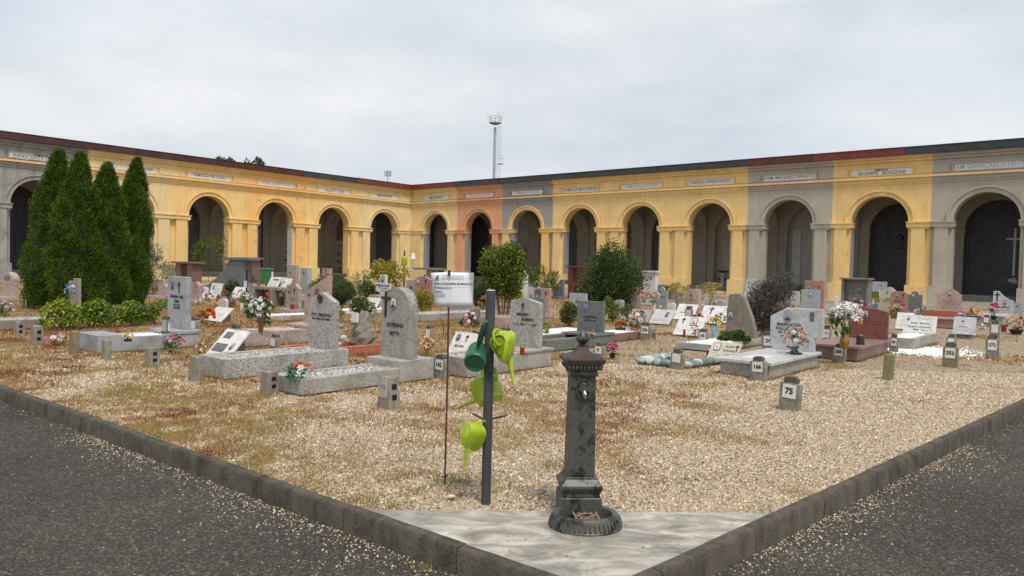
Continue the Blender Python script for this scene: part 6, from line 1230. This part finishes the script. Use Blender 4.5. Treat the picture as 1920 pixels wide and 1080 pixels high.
# ================================================================== notice on a rusty rod
rp = G(834, 905); RO = thing('notice_stake', 'rusty iron rod carrying a white paper notice in a plastic sleeve', 'sign', rp, 0)
RR = plain('rusty_rod', (.105, .04, .025), .85, .3, 30, .2)
MB().tube([(0, 0, -.05), (.003, 0, .8), (-.001, .0, 1.545)], .0075, 8).build('rod', RR, RO, auto=True); MB().tube([(-.02, 0, .045), (.018, .004, .05)], .006, 6).build('rod_tie', BLACK, RO)
PAP = plain('white_paper', (.72, .73, .76), .5, .04, 5); SLE, t, b = _m('plastic_sleeve', .2); b.inputs['Base Color'].default_value = (.8, .82, .84, 1); b.inputs['Alpha'].default_value = .35
zc, hw, hh = 1.395, .125, .115
def sheet(rows, mat, name, par, loc=(0, 0, 0), th=.0012):
    m = MB(); vs = []; nx = len(rows[0])
    for r in rows: vs += r
    fs = [(i * nx + k, i * nx + k + 1, (i + 1) * nx + k + 1, (i + 1) * nx + k) for i in range(len(rows) - 1) for k in range(nx - 1)]
    o = m.add(vs, fs).build(name, mat, par, loc, smooth=True); sd_ = o.modifiers.new('thick', 'SOLIDIFY'); sd_.thickness = th; return o
def yb(x): return -.012 + (.42 * (x - .005) if x > .005 else -.10 * (x - .005)) - .0
def row(z, dx): return [(x + dx, yb(x), z + (-.10 * (x) if x < 0 else .0) * -.6) for x in (-.125, -.08, -.04, 0, .02, .06, .10, .145)]
ps = sheet([row(1.545 - k * .042, k * .007 - .010) for k in range(7)][::-1][:], PAP, 'paper', RO)
sl = sheet([[(.035 + .07 * i, yb(.035 + .07 * i) + .004, 1.275 + .045 * k) for i in range(3)] for k in range(7)], SLE, 'plastic_sleeve', RO)
def line(s_, sz, x, z, mat=BLACK, bold=.01):
    me_ = text_mesh(s_, sz, mat, bold, .0004); me_ = me_.copy()
    co = np.zeros(len(me_.vertices) * 3); me_.vertices.foreach_get('co', co); co = co.reshape(-1, 3); x0 = co[:, 0].min(); q = np.zeros_like(co)
    q[:, 0] = co[:, 0] - x0 + x; q[:, 2] = co[:, 1] + z; q[:, 1] = [yb(v) - .0035 for v in q[:, 0]]; me_.vertices.foreach_set('co', q.astype(np.float32).ravel()); me_.update()
    link('lettering', me_, ps)
line('AREA DI PROSSIMA ESUMAZIONE.', .0185, -.108, 1.460, BLACK, .02); line('SI PREGA DI CONTATTARE GLI', .0185, -.105, 1.430, BLACK, .02); line('UFFICI.', .0185, -.100, 1.400, BLACK, .02)
m = MB()
for z_, x0_, x1_, hh_ in ((1.380, -.092, -.03, .007), (1.364, -.092, -.028, .008), (1.522, -.055, .10, .004), (1.508, -.055, .11, .004), (1.494, -.055, .10, .004)):
    q = x0_
    while q < x1_:
        l_ = random.uniform(.003, .006); m.add([(q, yb(q) - .003, z_), (q + l_, yb(q + l_) - .003, z_), (q + l_, yb(q + l_) - .003, z_ + hh_ * random.uniform(.6, 1)), (q, yb(q) - .003, z_ + hh_)], [(0, 1, 2, 3)]); q += l_ + random.choice((.0012, .0012, .004))
m.build('small_print', GREYL, ps)['kind'] = 'stuff'
m = MB(); m.prism([(-.103, 1.487)] + [(-.075, 1.487)] + [(-.075 - .028 * math.sin(k * math.pi / 16), 1.487 + .035 * math.cos(k * math.pi / 16)) for k in range(8)], -.008, -.006, (.05, .30, .16)); m.build('logo', MV, ps)
MB().box(-.008, .010, -.022, -.010, 1.52, 1.56).build('clip', BLACK, RO); MB().tube([(-.006, -.016, 1.545), (.012, -.02, 1.53), (0, -.02, 1.505)], .004, 5).build('tape', PLATE, RO)
